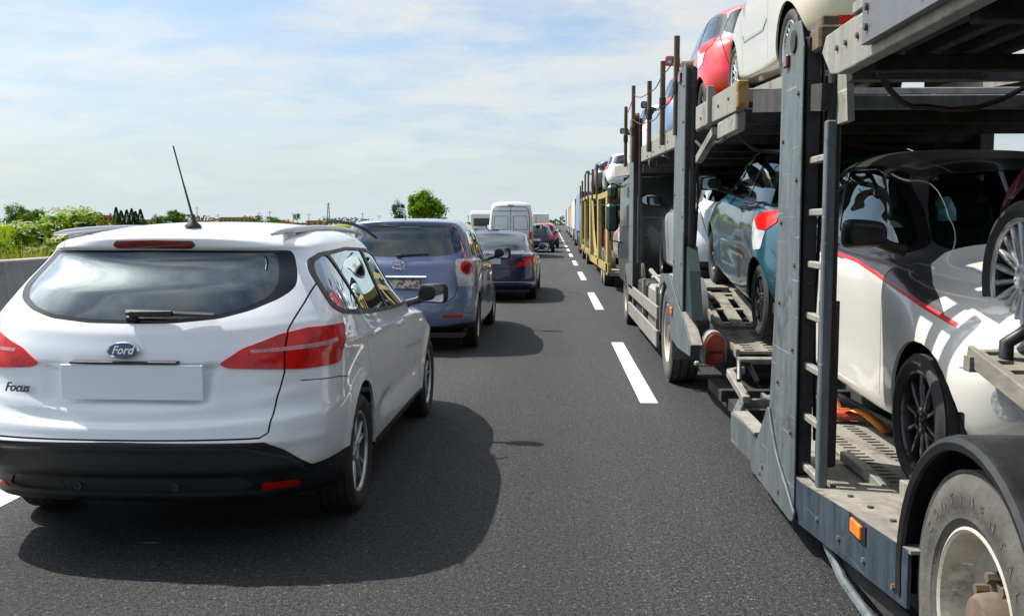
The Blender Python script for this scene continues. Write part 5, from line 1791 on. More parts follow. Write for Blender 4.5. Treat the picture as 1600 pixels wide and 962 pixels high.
b = MB(); b.tube([(1.20, 17.2, 2.15), (1.02, 17.3, 2.25), (.98, 17.3, 2.22), (.98, 17.3, 1.25), (1.2, 17.2, 1.2)], .018, n=6); part(b, 'mirror_arm', M_BLACK, lo)
M_MIRG = mat('mirror_housing', (.018, .05, .045), .35, coat=.4)
b = MB(); b.box(.92, 1.10, 17.12, 17.26, 1.95, 2.20, .05); part(b, 'wide_mirror', M_MIRG, lo)
b = MB(); b.box(.90, 1.11, 17.10, 17.26, 1.40, 1.88, .05); part(b, 'main_mirror', M_MIRG, lo)
# upper deck of the lorry: level side rails, tilting tracks, cross beams
for xx in (TX + .02, XR - .06):
    for (ya, yb) in ((6.15, 8.0), (8.8, 12.9), (14.25, 18.5)):
        b = MB(); b.prism([(ya, 2.27), (ya + .12, 2.235), (yb, 2.28 + .01 * (yb - 8)), (yb, 2.46 + .012 * (yb - 8)), (ya + .03, 2.41)], 'x', xx, xx + .05); part(b, 'upper_side_beam', M_GALV, lo, bevel=.006)
b = MB(); b.box(TX + .0, TX + .07, 6.10, 6.165, 2.235, 2.405, .008); part(b, 'yellow_clamp', worn('clamp_yellow', (.26, .14, .035), (.38, .25, .10), .6), lo)
b = MB(); b.box(TX - .01, TX + .04, 7.2, 7.26, 2.25, 2.52, .004); part(b, 'beam_lug', M_GALV, lo)
for k, (za, y0, y1, zb) in enumerate(((2.50, 6.3, 10.7, 2.72), (2.60, 10.9, 15.3, 2.62), (2.42, 15.5, 19.6, 2.55))):
    for xa in (1.56, 2.92):
        b = MB(); b.bar((xa + .26, y0, za - .03), (xa + .26, y1, zb - .03), .50, .035); part(b, 'upper_track', M_DECK, lo)
        b = MB(); b.bar((xa, y0, za - .035), (xa, y1, zb - .035), .03, .09); part(b, 'track_flange', M_GALV, lo)
    b = MB(); b.box(1.2, 3.55, y0, y0 + .07, 2.30, 2.38, .006); part(b, 'upper_cross_beam', M_GALV if k == 0 else M_UNDER, lo)
for yy in (6.9, 7.7, 8.6, 9.6, 10.6, 11.8, 12.6, 13.6, 14.6, 15.9, 17.2):
    b = MB(); b.box(1.2, 3.55, yy - .05, yy + .05, 2.22, 2.32, .006); part(b, 'upper_cross_beam', M_UNDER, lo)
b = MB(); b.box(1.6, 3.2, 6.5, 18, 2.32, 2.335); part(b, 'upper_pan', M_UNDER, lo)
b = MB(); b.box(3.5, 3.62, 8.4, 9.7, .6, 2.9, .01); part(b, 'far_post', M_UNDER, lo)
b = MB(); b.box(3.5, 3.62, 13.1, 14.1, .6, 2.9, .01); part(b, 'far_post', M_UNDER, lo)
b = MB(); b.box(TX + .03, TX + .09, 6.3, 7.0, 2.12, 2.24, .01); b.bar((TX + .05, 7.2, 2.20), (TX + .05, 8.0, 2.05), .05, .06); part(b, 'beam_bracket', M_GALV, lo)
# stanchions with their line
SP = [(9.04, 2.45, 3.20), (10.17, 2.45, 3.16), (11.57, 2.48, 3.16), (13.88, 2.50, 3.42), (15.3, 2.52, 3.30)]
for (yy, z0, z1) in SP:
    b = MB(); b.tube([(TX - .01, yy, z0 - .12), (TX - .01, yy, z1)], .027, n=10); o = part(b, 'stanchion', M_RUST, lo)
    b = MB(); b.lathe([(0, .034), (.10, .034)], c=(TX - .01, yy, z0 + .25), axis='z', n=10); part(b, 'stanchion_collar', M_UNDER, o)
for k in range(len(SP) - 1):
    for dz in (.12, .45):
        a, c = SP[k], SP[k + 1]
        pts = [(TX - .01, a[0] + (c[0] - a[0]) * t, (a[2] - dz) * (1 - t) + (c[2] - dz) * t - .05 * math.sin(PI * t)) for t in np.linspace(0, 1, 7)]
        b = MB(); b.tube(pts, .006, n=4); part(b, 'guard_line', M_UNDER, lo)
b = MB(); b.lathe([(-.05, .001), (-.05, .06), (.05, .06), (.05, .001)], c=(TX + .1, 12.75, 2.95), axis='y', n=14); part(b, 'work_lamp', M_BLACK, lo)

# fittings: bolts, hoses, hooks, cables
bolt = MB(); bolt.lathe([(-.010, .001), (-.010, .011), (0, .012)], n=6, smooth=False)
bolt_me = bolt.mesh('bolt_head', M_RUST)
def bolts(parent, pts, x):
    for (y, z) in pts: link_mesh('bolt_head', bolt_me, None, parent, loc=(x, y, z))
bolts(tr, [(4.74, z) for z in (.55, .95, 1.35, 1.75, 2.15)] + [(5.03, z) for z in (.75, 1.15, 1.55, 1.95)], XL - .010)
bolts(tr, [(3.3 + .32 * k, .27 + .02 * (3 - k)) for k in range(4)], XL)
bolts(lo, [(8.57, z) for z in (1.2, 1.6, 2.0, 2.4, 2.7)] + [(9.13, z) for z in (1.2, 1.8, 2.4)], TX)
bolts(lo, [(14.0, z) for z in (1.0, 1.5, 2.0, 2.5)] + [(14.5, z) for z in (1.0, 1.5, 2.0, 2.5)], TX)
bolts(lo, [(y, 2.34) for y in (6.5, 6.9, 7.3, 7.7, 9.2, 9.9, 10.6, 11.3, 12.0)], TX + .02)
bolts(tr, [(y, 2.25) for y in (3.85, 4.0, 4.12)], XL - .01)
def hose(parent, pts, r=.011, m=None, name='hose'):
    b = MB(); P_ = []
    for a, c in zip(pts[:-1], pts[1:]):
        for t in (0, .25, .5, .75):
            q = Vector(a).lerp(Vector(c), t); q.z -= .05 * math.sin(PI * t); P_.append(q)
    P_.append(Vector(pts[-1])); b.tube(P_, r, n=6); return part(b, name, m or M_BLACK, parent)
hose(tr, [(1.24, 5.06, 2.2), (1.25, 5.05, 1.6), (1.24, 5.06, 1.0), (1.27, 5.1, .5)])
hose(tr, [(1.26, 4.78, 2.3), (1.27, 4.80, 1.7), (1.25, 4.79, 1.1), (1.27, 4.8, .5)], .009)
hose(tr, [(1.30, 4.1, 2.15), (1.5, 4.15, 2.02), (1.9, 4.1, 2.10), (2.6, 4.12, 2.0), (3.3, 4.1, 2.12)], .012)
hose(lo, [(1.2, 8.5, 2.3), (1.22, 8.5, 1.8), (1.2, 8.52, 1.3), (1.24, 8.5, .9)])
hose(lo, [(1.25, 7.0, 2.2), (1.5, 7.1, 2.05), (1.9, 7.0, 2.15), (2.5, 7.05, 2.08)], .014)
hose(lo, [(1.14, 6.4, 2.2), (1.15, 7.2, 2.12), (1.14, 8.1, 2.2)], .012)
hose(lo, [(1.45, 8.0, .36), (1.6, 7.4, .28), (1.75, 6.8, .34)], .016)
hose(lo, [(1.60, 8.0, .34), (1.7, 7.3, .22), (1.8, 6.7, .30)], .012, M_RED if False else None)
b = MB(); b.box(2.2, 2.45, 5.6, 8.0, .22, .34, .02); part(b, 'drawbar', M_UNDER, lo)
b = MB(); b.tube([(1.17, 8.5, 2.0), (1.17, 8.5, 2.85)], .02, n=8); b.tube([(1.17, 8.5, 1.3), (1.17, 8.5, 2.0)], .034, n=8); part(b, 'lift_cylinder', M_UNDER, lo)
b = MB(); b.tube([(1.17, 13.6, 1.9), (1.17, 13.6, 2.95)], .02, n=8); b.tube([(1.17, 13.6, 1.0), (1.17, 13.6, 1.9)], .034, n=8); part(b, 'lift_cylinder', M_UNDER, lo)
b = MB(); b.bar((1.26, 6.45, .40), (1.22, 6.85, .52), .05, .05); b.bar((1.22, 6.85, .52), (1.35, 7.1, .50), .05, .05); part(b, 'coupling_arm', M_GALV, tr, bevel=.006)
b = MB(); b.tube([(1.22, 6.5, .52), (1.24, 6.62, .62), (1.32, 6.7, .60), (1.36, 6.62, .50)], .018, n=8); part(b, 'hook', M_BLACK, tr)

# ---------------------------------------------------------------- cars on the transporters
def arrow_lamps(sx=1.0, dz=0.0):
    return [('tail_light', ('rc', 55), [(.74 * sx, .93 + dz), (.77 * sx, 1.02 + dz), (.93 * sx, 1.00 + dz), (1.10 * sx, .92 + dz), (1.00 * sx, .85 + dz), (.85 * sx, .86 + dz)], M_RED, (-.1, .9)),
            ('lamp_lens', ('rc', 55), [(.85 * sx, .855 + dz), (1.00 * sx, .845 + dz), (1.10 * sx, .915 + dz), (1.13 * sx, .78 + dz), (1.04 * sx, .67 + dz), (.88 * sx, .71 + dz)], M_WHITELENS, (-.1, .9))]


SIDE_TRIM = [(.44, 1.04), (.52, 1.22), (.66, 1.335), (1.0, 1.39), (1.54, 1.398), (1.83, 1.35), (2.15, 1.18), (2.41, 1.01), (2.32, .965), (1.8, .98), (1.0, 1.015)]
small_cfg = dict(
    axles=(.60, 2.90), wr=.29, wx=.70, wheel=(10, 'thin', M_DARKALLOY), tw=.18,
    rear_window=[(-.05, 1.04), (.50, 1.05), (.585, 1.09), (.49, 1.33), (.42, 1.365), (-.05, 1.385)], rwlim=1.0, rglass=M_GLASSC,
    windscreen=[(-.05, 1.015), (.55, 1.0), (.582, 1.03), (.535, 1.17), (.468, 1.325), (.42, 1.35), (-.05, 1.372)], fglass=M_GLASSC,
    trim=SIDE_TRIM, side_windows=[SM_WIN_R, SM_WIN_F], glass=M_GLASSC,
    lamps=arrow_lamps(), bumper=[(-.05, .1), (1.1, .1), (1.1, .36), (-.05, .36)],
    gaps=[('side', [(1.26, 1.03), (1.22, .85), (1.27, .5), (1.3, .3)], (.4, 3)), ('side', [(2.42, .98), (2.40, .75), (2.36, .3)], (.4, 3)), ('rear', [(.62, 1.2), (.64, 1.0), (.60, .8), (.55, .62), (-.05, .62)], (-.1, .7))],
    handles=[(.805, 1.36, .86)], mirrors=(2.36, 1.02, .75, .9), seat_y=1.5, bench_y=.75, dash_y=2.15, plate=(.03, .72, 0))
UP, LOW = 'cars on the upper deck', None

# white and black hot hatch on the low deck, nose to the camera
fi = dict(small_cfg)
M_HB = paint('metallic_black_paint', (.030, .031, .035), .3, .38, dirt=.02, coat=.35)
M_HW = PC['white']
tri = [(-.1, .93), (.5, .94), (1.0, .95), (1.5, .955), (1.9, .945), (2.3, .91), (2.7, .85), (3.10, .765), (2.94, .88), (2.66, 1.02), (2.2, 1.7), (-.1, 1.7)]
redln = strip([(.30, .935), (.8, .942), (1.2, .948), (1.6, .948), (1.95, .935), (2.3, .90), (2.7, .84), (3.105, .758)], .018)
fi.update(scale=(1, 1, 1.035), mirrors=(2.46, 1.055, .755, 1.0), wheel=(10, 'thin', M_DARKALLOY), wr=.30, wx=.715, rimk=.76, tw=.21, caliper=mat('caliper_red', (.55, .02, .02), .35, coat=.5),
    handlemat=M_BLACK, mirrormat=M_BLACK, lamps=[
        ('head_light', ('fc', 30), [(-1.165 + .10 * math.cos(t), .735 + .10 * math.sin(t)) for t in np.linspace(0, 2 * PI, 20, endpoint=False)], M_WHITELENS, (2.9, 3.7)),
        ('tail_light', ('rc', 30), [(.66, .70), (.66, .92), (.82, .92), (.84, .72)], M_RED, (-.1, .6))],
    early=[(('black_upper', 'side', tri), dict(facing=-.05, rng=(0, -.1, 2), mat=M_HB, skirt=.003, join=False, over=['body'])),
           (('black_roof', 'top', [(-.05, -.2), (.9, -.2), (.9, 2.66), (.62, 2.74), (-.05, 2.80)]), dict(facing=.0, rng=(2, .93, 2), over=['body'], mat=M_HB, join=True, skirt=.003)),
           (('bonnet', 'top', [(-.05, 2.66), (.56, 2.50), (.63, 2.52), (.70, 2.74), (.745, 3.0), (.77, 3.25), (.77, 3.6), (-.05, 3.6)]), dict(facing=.0, rng=(2, .75, 2), over=['body', 'black_upper', 'black_roof'], mat=M_HW, join=True, skirt=.003)),
           (('red_line', 'side', redln), dict(facing=.0, rng=(0, .4, 2), mat=mat('stripe_red', (.6, .01, .02), .4), skirt=.003, off=.001)),
           ],
    skin=['black_upper', 'black_roof'],
    late=[(('side_vent', ('fc', 35), rpoly([(-1.255, .28), (-1.262, .42), (-1.235, .42), (-1.18, .35), (-1.18, .28)], .012, 3)), dict(facing=.0, rng=(1, 2.9, 3.7), over=['body'], mat=M_BLACK, off=-.004, skirt=.006)),
          (('front_grille', 'front', rpoly([(-.05, .28), (.42, .28), (.50, .40), (.40, .50), (-.05, .52)], .03, 3)), dict(facing=.0, rng=(1, 2.9, 3.7), over=['body'], mat=M_BLACK, off=-.010, join=True)),
          (('fog_light', ('fc', 30), [(-1.165 + .078 * math.cos(t), .50 + .078 * math.sin(t)) for t in np.linspace(0, 2 * PI, 18, endpoint=False)]), dict(facing=.0, rng=(1, 2.9, 3.7), over=['body'], mat=M_WHITELENS, off=.003)),
          (('bonnet_gap', 'side', strip([(2.45, .30), (2.47, .62), (2.44, .9)], .006)), dict(facing=.0, rng=(0, .4, 2), over=['body'], mat=M_GAP, off=-.004, name='panel_gap')), (('front_bumper_gap', 'side', strip([(3.22, .60), (3.40, .63), (3.62, .63)], .005)), dict(facing=.0, rng=(0, .2, 2), over=['body'], mat=M_GAP, off=-.004, name='panel_gap'))],
    step=.03)
for l_ in fi['lamps']: pass
fr_, fo_ = car('hot_hatchback', (2.42, 7.34, .49), (-R(2.3), 0, PI), SMALL, M_HW, fi, 'white hatchback with black roof and red side line, facing back on the low slotted deck', step=.032)

five = dict(small_cfg)
five.update(trim=[(.38, 1.04), (.46, 1.22), (.60, 1.335), (.98, 1.39), (1.76, 1.40), (2.08, 1.35), (2.40, 1.18), (2.66, 1.01), (2.5, .965), (1.8, .98), (1.0, 1.015)],
            side_windows=[SM5_R, SM5_F], mirrors=(2.60, 1.04, .76, 1.0),
            gaps=[('side', [(1.40, 1.03), (1.30, .85), (1.36, .5), (1.38, .3)], (.4, 3)), ('side', [(2.62, .98), (2.50, .75), (2.44, .3)], (.4, 3)), ('side', [(.86, 1.03), (.84, .86), (1.0, .66)], (.4, 3)), ('rear', [(.62, 1.2), (.64, 1.0), (.60, .8), (.55, .62), (-.05, .62)], (-.1, .7))])
FIVE = cab_forward(SMALL, .24)
tealc = dict(five)
tealc.update(scale=(1.03, 1.06, 1.03), axles=(.66, 3.05), wr=.30, wheel=(9, 'wide', M_DARKALLOY), lamps=arrow_lamps(1.03, .03), mirrormat=M_BLACK, handlemat=M_CHROME, wx=.69,
               roofcol=paint('dark_teal_roof', (.006, .03, .042), .4, .3, dirt=.02), roofz=1.40, rglass=M_GLASSC, handles=[(.826, 1.42, .955)], stickers=[(.672, 1.02, 1.24, .12, .17, .42)])
car('teal_hatchback', (2.47, 7.55, .545), (R(7.0), 0, 0), FIVE, PC['teal'], tealc, 'teal hatchback tilted nose up between the two grey posts', step=.035)
wb = dict(five)
wb.update(scale=(1.0, 1.0, 1.0), lamps=arrow_lamps(1.0, .0), roofcol=M_HB, roofz=1.30, rglass=M_GLASSD, trimmat=M_HB)
car('white_hatchback', (2.34, 11.45, .74), (R(.5), 0, 0), FIVE, paint('cold_white_paint', (.62, .66, .70), 0, .3, dirt=.05), wb, 'white hatchback with dark roof standing in front of the teal one', step=.045)
cr = dict(small_cfg)
cr.update(wheel=(8, 'twin', M_ALLOY), wr=.295, rimk=.72, handlemat=M_ALLOY, lamps=[('tail_light', ('rc', 30), [(.70, .78), (.70, .98), (.90, .99), (.93, .80)], M_RED, (-.1, .6)), ('reflector', ('rc', 25), [(.30, .40), (.62, .40), (.60, .47), (.30, .46)], M_RED, (-.1, .6))],
          late=[(('side_moulding', 'side', strip([(1.30, .62), (1.45, .55), (2.30, .55), (2.32, .60)], .02)), dict(facing=0, over=['body'], mat=M_ALLOY, off=.006, rng=(0, .4, 2)))])
car('cream_hatchback', (2.57, 7.24, 2.55), (R(3.2), 0, 0), SMALL, PC['cream'], cr, 'cream hatchback on the upper deck above the teal one', UP, step=.035)
rc_ = dict(five)
rc_.update(scale=(1.03, 1.06, 1.02), axles=(.66, 3.05), lamps=arrow_lamps(1.03, .05), mirrormat=PC['red'])
car('red_hatchback', (2.55, 11.36, 2.62), (R(1.0), 0, 0), FIVE, PC['red'], rc_, 'red hatchback on the upper deck in front of the cream one', UP, step=.045)
sv = dict(small_cfg); sv.update(lamps=arrow_lamps(1.0, .05))
car('silver_hatchback', (2.52, 15.45, 2.46), (R(2), 0, 0), SMALL, PC['blue'], sv, 'pale blue hatchback on the upper deck, half hidden behind the rusty stanchions', UP, step=.06)
car('white_hatchback', (2.42, 19.4, 2.45), (0, 0, 0), SMALL, M_VANWHITE, sv, 'white hatchback at the front end of the upper deck, over the dark cab', UP, step=.08)
pu = dict(small_cfg)
pu.update(wheel=(20, 'fan', M_ALLOY), wr=.31, wx=.735, rimk=.79, tw=.20, archgap=.055)
car('plum_hatchback', (2.645, 1.20, .475), (R(10.9), 0, 0), SMALL, PC['purple'], pu, 'plum coloured hatchback with many-spoke wheels, high on the ramp at the right edge', step=.035)
# ---------------------------------------------------------------- barrier, verge, fields
def far_x(px, d): return (px - VX) / FPX * d


def veg_mat(name, dark, light, trans=.35, hue=None):
    if name in MATS: return MATS[name]
    m = bpy.data.materials.new(name)
    m.use_nodes = True
    t = NT(m.node_tree)
    b = _bsdf(m)
    out = [n for n in t.n if n.type == 'OUTPUT_MATERIAL'][0]
    geo = t.add('ShaderNodeNewGeometry')
    c = t.mix(geo.outputs['Random Per Island'], dark, light)
    t.l.new(c, b.inputs['Base Color'])
    b.inputs['Roughness'].default_value = .75
    b.inputs['Specular IOR Level'].default_value = .12
    tr = t.add('ShaderNodeBsdfTranslucent', {0: t.mix(1.0, c, (1.25, 1.35, .55), 'MULTIPLY')})
    mx = t.add('ShaderNodeMixShader', {0: trans, 1: b.outputs[0], 2: tr.outputs[0]})
    t.l.new(mx.outputs[0], out.inputs[0])
    MATS[name] = m
    return m


def ground_mat(name, c1, c2, c3, s1=.4, s2=30):
    m = bpy.data.materials.new(name)
    m.use_nodes = True
    t = NT(m.node_tree); b = _bsdf(m)
    tc = t.add('ShaderNodeTexCoord').outputs['Object']
    st = t.add('ShaderNodeMapping', {0: tc, 3: (1, .25, 1)}).outputs[0]
    n = t.add('ShaderNodeTexNoise', {0: st, 'Scale': s1, 'Detail': 8.0, 'Roughness': .6})
    n2 = t.add('ShaderNodeTexNoise', {0: tc, 'Scale': s2, 'Detail': 5.0, 'Roughness': .8})
    c = t.mix(t.ramp(n.outputs[0], [(.35, 0), (.65, 1)]), c1, c2)
    c = t.mix(t.ramp(n2.outputs[0], [(.4, 0), (.7, .6)]), c, c3)
    t.l.new(c, b.inputs['Base Color']); b.inputs['Roughness'].default_value = .9
    bp = t.add('ShaderNodeBump', {'Height': n2.outputs[0], 'Strength': .8, 'Distance': .05})
    t.l.new(bp.outputs[0], b.inputs['Normal'])
    return m


M_FIELD = ground_mat('young_crop', (.15, .21, .012), (.24, .27, .02), (.10, .16, .01))
M_VERGE = ground_mat('verge_soil', (.10, .10, .045), (.15, .14, .06), (.05, .07, .02), 2.0, 20)
GZ = .52
b = MB()
b.quad((-9000, -900, GZ - .12), (-6.98, -900, GZ - .12), (-6.98, 14000, GZ - .12), (-9000, 14000, GZ - .12))
tag(b.build('field', M_FIELD, fix=False), kind='structure')
b = MB(); b.quad((-14, -20, GZ - .06), (-6.98, -20, GZ - .02), (-6.98, 400, GZ - .02), (-14, 400, GZ - .06))
tag(b.build('verge', M_VERGE, fix=False), kind='structure')
b = MB(); b.quad((14, -900, -.12), (9000, -900, -.12), (9000, 14000, -.12), (14, 14000, -.12))
tag(b.build('field', M_FIELD, fix=False), kind='structure')
b = MB(); b.quad((-6.98, 1500, -.02), (14, 1500, -.02), (14, 14000, -.02), (-6.98, 14000, -.02))
tag(b.build('field', M_FIELD, fix=False), kind='structure')

M_CONC = worn('barrier_concrete', (.30, .305, .285), (.42, .42, .385), .05, rough=.9, scale=1.6, metal=0, streak=(1, 1, .12))
bw = empty('barrier_wall', (-6.75, 0, 0))
tag(bw, 'grey concrete barrier wall left of the white estate car, weeds behind it', 'barrier')
prof = [(-.30, 0), (.0 + .13, 0), (.13, .10), (.02, .32), (-.05, .96), (-.05, 1.06), (-.07, 1.085), (-.21, 1.085), (-.23, 1.06), (-.24, .5)]
b = MB(); b.prism(prof, 'y', 0, 5.98); pm = b.mesh('panel', M_CONC)
for k in range(-1, 20):
    o = link_mesh('panel', pm, None, bw, loc=(0, 1.4 + 6 * k, 0))
    md = o.modifiers.new('bevel', 'BEVEL'); md.width = .012; md.segments = 2; md.limit_method = 'ANGLE'

M_LEAF = veg_mat('leaf_green', (.045, .105, .004), (.20, .30, .015))
M_LEAFD = veg_mat('leaf_dark', (.018, .045, .012), (.06, .11, .022), .25)
M_LEAFF = veg_mat('leaf_far', (.05, .10, .02), (.12, .19, .035), .25)
M_CONIF = veg_mat('conifer', (.04, .10, .05), (.08, .15, .07), .3)
M_BLOOM = veg_mat('elder_bloom', (.45, .46, .24), (.66, .66, .42), .3)
M_GRASS = veg_mat('tall_grass', (.10, .13, .03), (.34, .31, .12), .4)
M_BARK = mat('bark', (.075, .06, .045), .9, bump=.6, bscale=30, var=.3, vscale=12)


def leaves(n, c, r, size, rng, clumps=14, flat=1.0, shell=.55, lobes=None):
    """leaf faces gathered in clumps through an uneven crown"""
    b = MB()
    C = []
    for k in range(clumps):
        while True:
            d = Vector((rng.uniform(-1, 1), rng.uniform(-1, 1), rng.uniform(-.85, 1)))
            if .25 < d.length < 1: break
        d = d * (shell + (1 - shell) * rng.random()) / max(d.length, .5) * .82
        C.append((Vector((c[0] + d.x * r[0], c[1] + d.y * r[1], c[2] + d.z * r[2])), rng.uniform(.20, .42)))
    for i in range(n):
        cc, cr = rng.choice(C)
        while True:
            d = Vector((rng.gauss(0, .5), rng.gauss(0, .5), rng.gauss(0, .45)))
            if d.length < 1.25: break
        p = cc + Vector((d.x * r[0], d.y * r[1], d.z * r[2])) * cr
        s = size * rng.uniform(.6, 1.3)
        nrm = (d + Vector((rng.uniform(-.6, .6), rng.uniform(-.6, .6), rng.uniform(.1, 1.0)))).normalized()
        u = nrm.orthogonal().normalized()
        a = rng.uniform(0, 6.28)
        u = (Matrix.Rotation(a, 3, nrm) @ u)
        v = nrm.cross(u)
        k = len(b.v)
        b.v += [tuple(p - u * s), tuple(p + v * s * .42 + nrm * s * .1), tuple(p + u * s), tuple(p - v * s * .42 + nrm * s * .1)]
        b.face([k, k + 1, k + 2, k + 3])
    return b, C


def bush(loc, r, h, n, size, m, label, group=None, bloom=0, seed=1, name='bush'):
    rng = random.Random(seed)
    root = empty(name, loc)
    b, C = leaves(n, (0, 0, h * .52), (r[0], r[1], h * .52), size, rng, clumps=26)
    b.build('foliage', m, root, fix=False)
    s = MB()
    for cc, cr in C[:12]:
        s.tube([(cc.x * .1, cc.y * .1, -.1), (cc.x * .5, cc.y * .5, cc.z * .5), tuple(cc)], [.022, .014, .006], n=5)
    s.build('stem', M_BARK, root)
    if bloom:
        f = MB()
        for k in range(bloom):
            cc, cr = rng.choice([c for c in C if c[0].z > h * .35])
            p = cc + Vector((rng.uniform(-.8, .8) * r[0] * .35 + .1 * r[0], rng.uniform(-.9, .3) * r[1] * .35, rng.uniform(.1, .9) * h * .22))
            R0 = rng.uniform(.05, .11)
            nn = Vector((rng.uniform(-.3, .6), rng.uniform(-.8, .1), 1)).normalized()
            u = nn.orthogonal().normalized(); v = nn.cross(u)
            for j in range(16):
                a = rng.uniform(0, 6.28); q = R0 * math.sqrt(rng.random())
                w = p + u * math.cos(a) * q + v * math.sin(a) * q + nn * rng.uniform(-.008, .012)
                s_ = rng.uniform(.012, .022); i = len(f.v)
                f.v += [tuple(w - u * s_), tuple(w - v * s_), tuple(w + u * s_), tuple(w + v * s_ + nn * .01)]
                f.face([i, i + 1, i + 2, i + 3])
        f.build('blossom', M_BLOOM, root, fix=False)
    tag(root, label, 'bush', group)
    return root


HG = 'green bushes growing behind the barrier wall'
bush((-8.6, 17.2, GZ - .1), (1.2, 1.0), 1.34, 7500, .072, M_LEAF, 'tall elder bush with cream blossom heads behind the barrier wall', HG, bloom=150, seed=3)
bush((-9.6, 15.4, GZ - .1), (1.1, .9), 1.02, 4600, .065, M_LEAF, 'low bright bush at the left picture edge, left of the blossoming elder', HG, seed=4)
bush((-8.2, 20.6, GZ - .1), (1.0, 1.2), .98, 3000, .07, M_LEAFD, 'low darker bush just right of the blossoming elder', HG, bloom=30, seed=5)
bush((-8.6, 26.5, GZ - .1), (1.1, 1.8), 1.0, 2600, .09, M_LEAFD, 'dark bush rising over the roof corner of the white estate car', HG, seed=6)
for k in range(5):
    bush((-8.8 - .4 * (k % 2), 33 + 9 * k, GZ - .1), (1.2, 2.6), .75 + .1 * (k % 3), 1500, .12, M_LEAF, ('first low bush beyond the dark one over the roof corner', 'second low bush beyond the roof corner, darker and rounder', 'third low bush seen over the estate car roof', 'fourth low bush, just below the ochre house', 'farthest low bush along the barrier, left of the minivan')[k], HG, seed=20 + k)


def grass():
    rng = random.Random(11)
    b = MB()
    for i in range(26000):
        y = 6 + 34 * rng.random() ** 1.6
        x = -7.05 - 2.9 * rng.random() ** 1.3
        h = rng.uniform(.32, .80) * (1.0 if rng.random() < .85 else 1.25)
        a = rng.uniform(0, 6.28); w = rng.uniform(.004, .009)
        lx, ly = rng.gauss(0, .16) * h + .08, rng.gauss(0, .16) * h
        dx, dy = math.cos(a) * w, math.sin(a) * w
        k = len(b.v); z = GZ - .08
        b.v += [(x - dx, y - dy, z), (x + dx, y + dy, z), (x + lx * .35 + dx * .8, y + ly * .35 + dy * .8, z + h * .6), (x + lx * .35 - dx * .8, y + ly * .35 - dy * .8, z + h * .6), (x + lx, y + ly, z + h)]
        b.face([k, k + 1, k + 2, k + 3]); b.face([k + 3, k + 2, k + 4])
    tag(b.build('tall_grass', M_GRASS, fix=False), 'tall half dry grass along the top of the barrier wall', 'grass', kind='stuff')


grass()


# crop standing in the field, one mass
def crop():
    rng = random.Random(5)
    b = MB()
    M_CROP = veg_mat('crop_leaf', (.17, .24, .012), (.30, .34, .02), .45)
    for i in range(9000):
        d = 22 + 230 * rng.random() ** 1.7
        x = far_x(rng.uniform(-60, 760), d)
        if x > -10.5: continue
        s = .05 + d * .0016
        h = rng.uniform(.25, .5) + s * .3
        z = GZ - .12
        k = len(b.v); a = rng.uniform(-.5, .5)
        dx, dy = math.cos(a) * s, math.sin(a) * s
        b.v += [(x - dx, d - dy, z), (x + dx, d + dy, z), (x + rng.gauss(0, s * .5), d, z + h)]
        b.face([k, k + 1, k + 2])
    tag(b.build('crop_field', M_CROP, fix=False), 'yellow green young crop covering the field behind the bushes', 'crop', kind='stuff')


crop()


def tree(px, d, w, h, label, m=None, kind='round', seed=1, group=None, n=1500, trunk=.22, x=None):
    rng = random.Random(seed)
    X = far_x(px, d) if x is None else x
    m = m or M_LEAFF
    root = empty('tree' if kind != 'cone' else 'conifer_tree', (X, d, GZ - .12))
    if kind == 'cone':
        b = MB()
        for i in range(n):
            t = rng.random() ** .8
            rr = w / 2 * (1 - t) * (.75 + .5 * rng.random()) + .1
            a = rng.uniform(0, 6.28)
            p = Vector((math.cos(a) * rr, math.sin(a) * rr, h * (.08 + .92 * t)))
            s = w * .10
            k = len(b.v)
            b.v += [tuple(p - Vector((math.cos(a), math.sin(a), .2)) * s), tuple(p + Vector((-math.sin(a), math.cos(a), 0)) * s * .5), tuple(p + Vector((math.cos(a), math.sin(a), -.5)) * s), tuple(p - Vector((-math.sin(a), math.cos(a), 0)) * s * .5)]
            b.face([k, k + 1, k + 2, k + 3])
        b.build('crown', m, root, fix=False)
        t_ = MB(); t_.tube([(0, 0, 0), (0, 0, h * .9)], [w * .05, .03], n=6); t_.build('trunk', M_BARK, root)
    else:
        b, C = leaves(n, (0, 0, h * (.5 + trunk / 2)), (w / 2, w / 2, h * (1 - trunk) / 2), w * .035 + .05, rng, clumps=22)
        b.build('crown', m, root, fix=False)
        t_ = MB(); t_.tube([(0, 0, 0), (.02 * w, 0, h * .3), (-.01 * w, .01 * w, h * .62)], [w * .045, w * .03, w * .015], n=7)
        for cc, cr in C[:9]:
            t_.tube([(0, 0, h * rng.uniform(.25, .5)), (cc.x * .5, cc.y * .5, (cc.z + h * .4) * .5), tuple(cc)], [w * .018, w * .012, w * .005], n=5)
        t_.build('trunk', M_BARK, root)
    tag(root, label, 'tree', group)
    return root


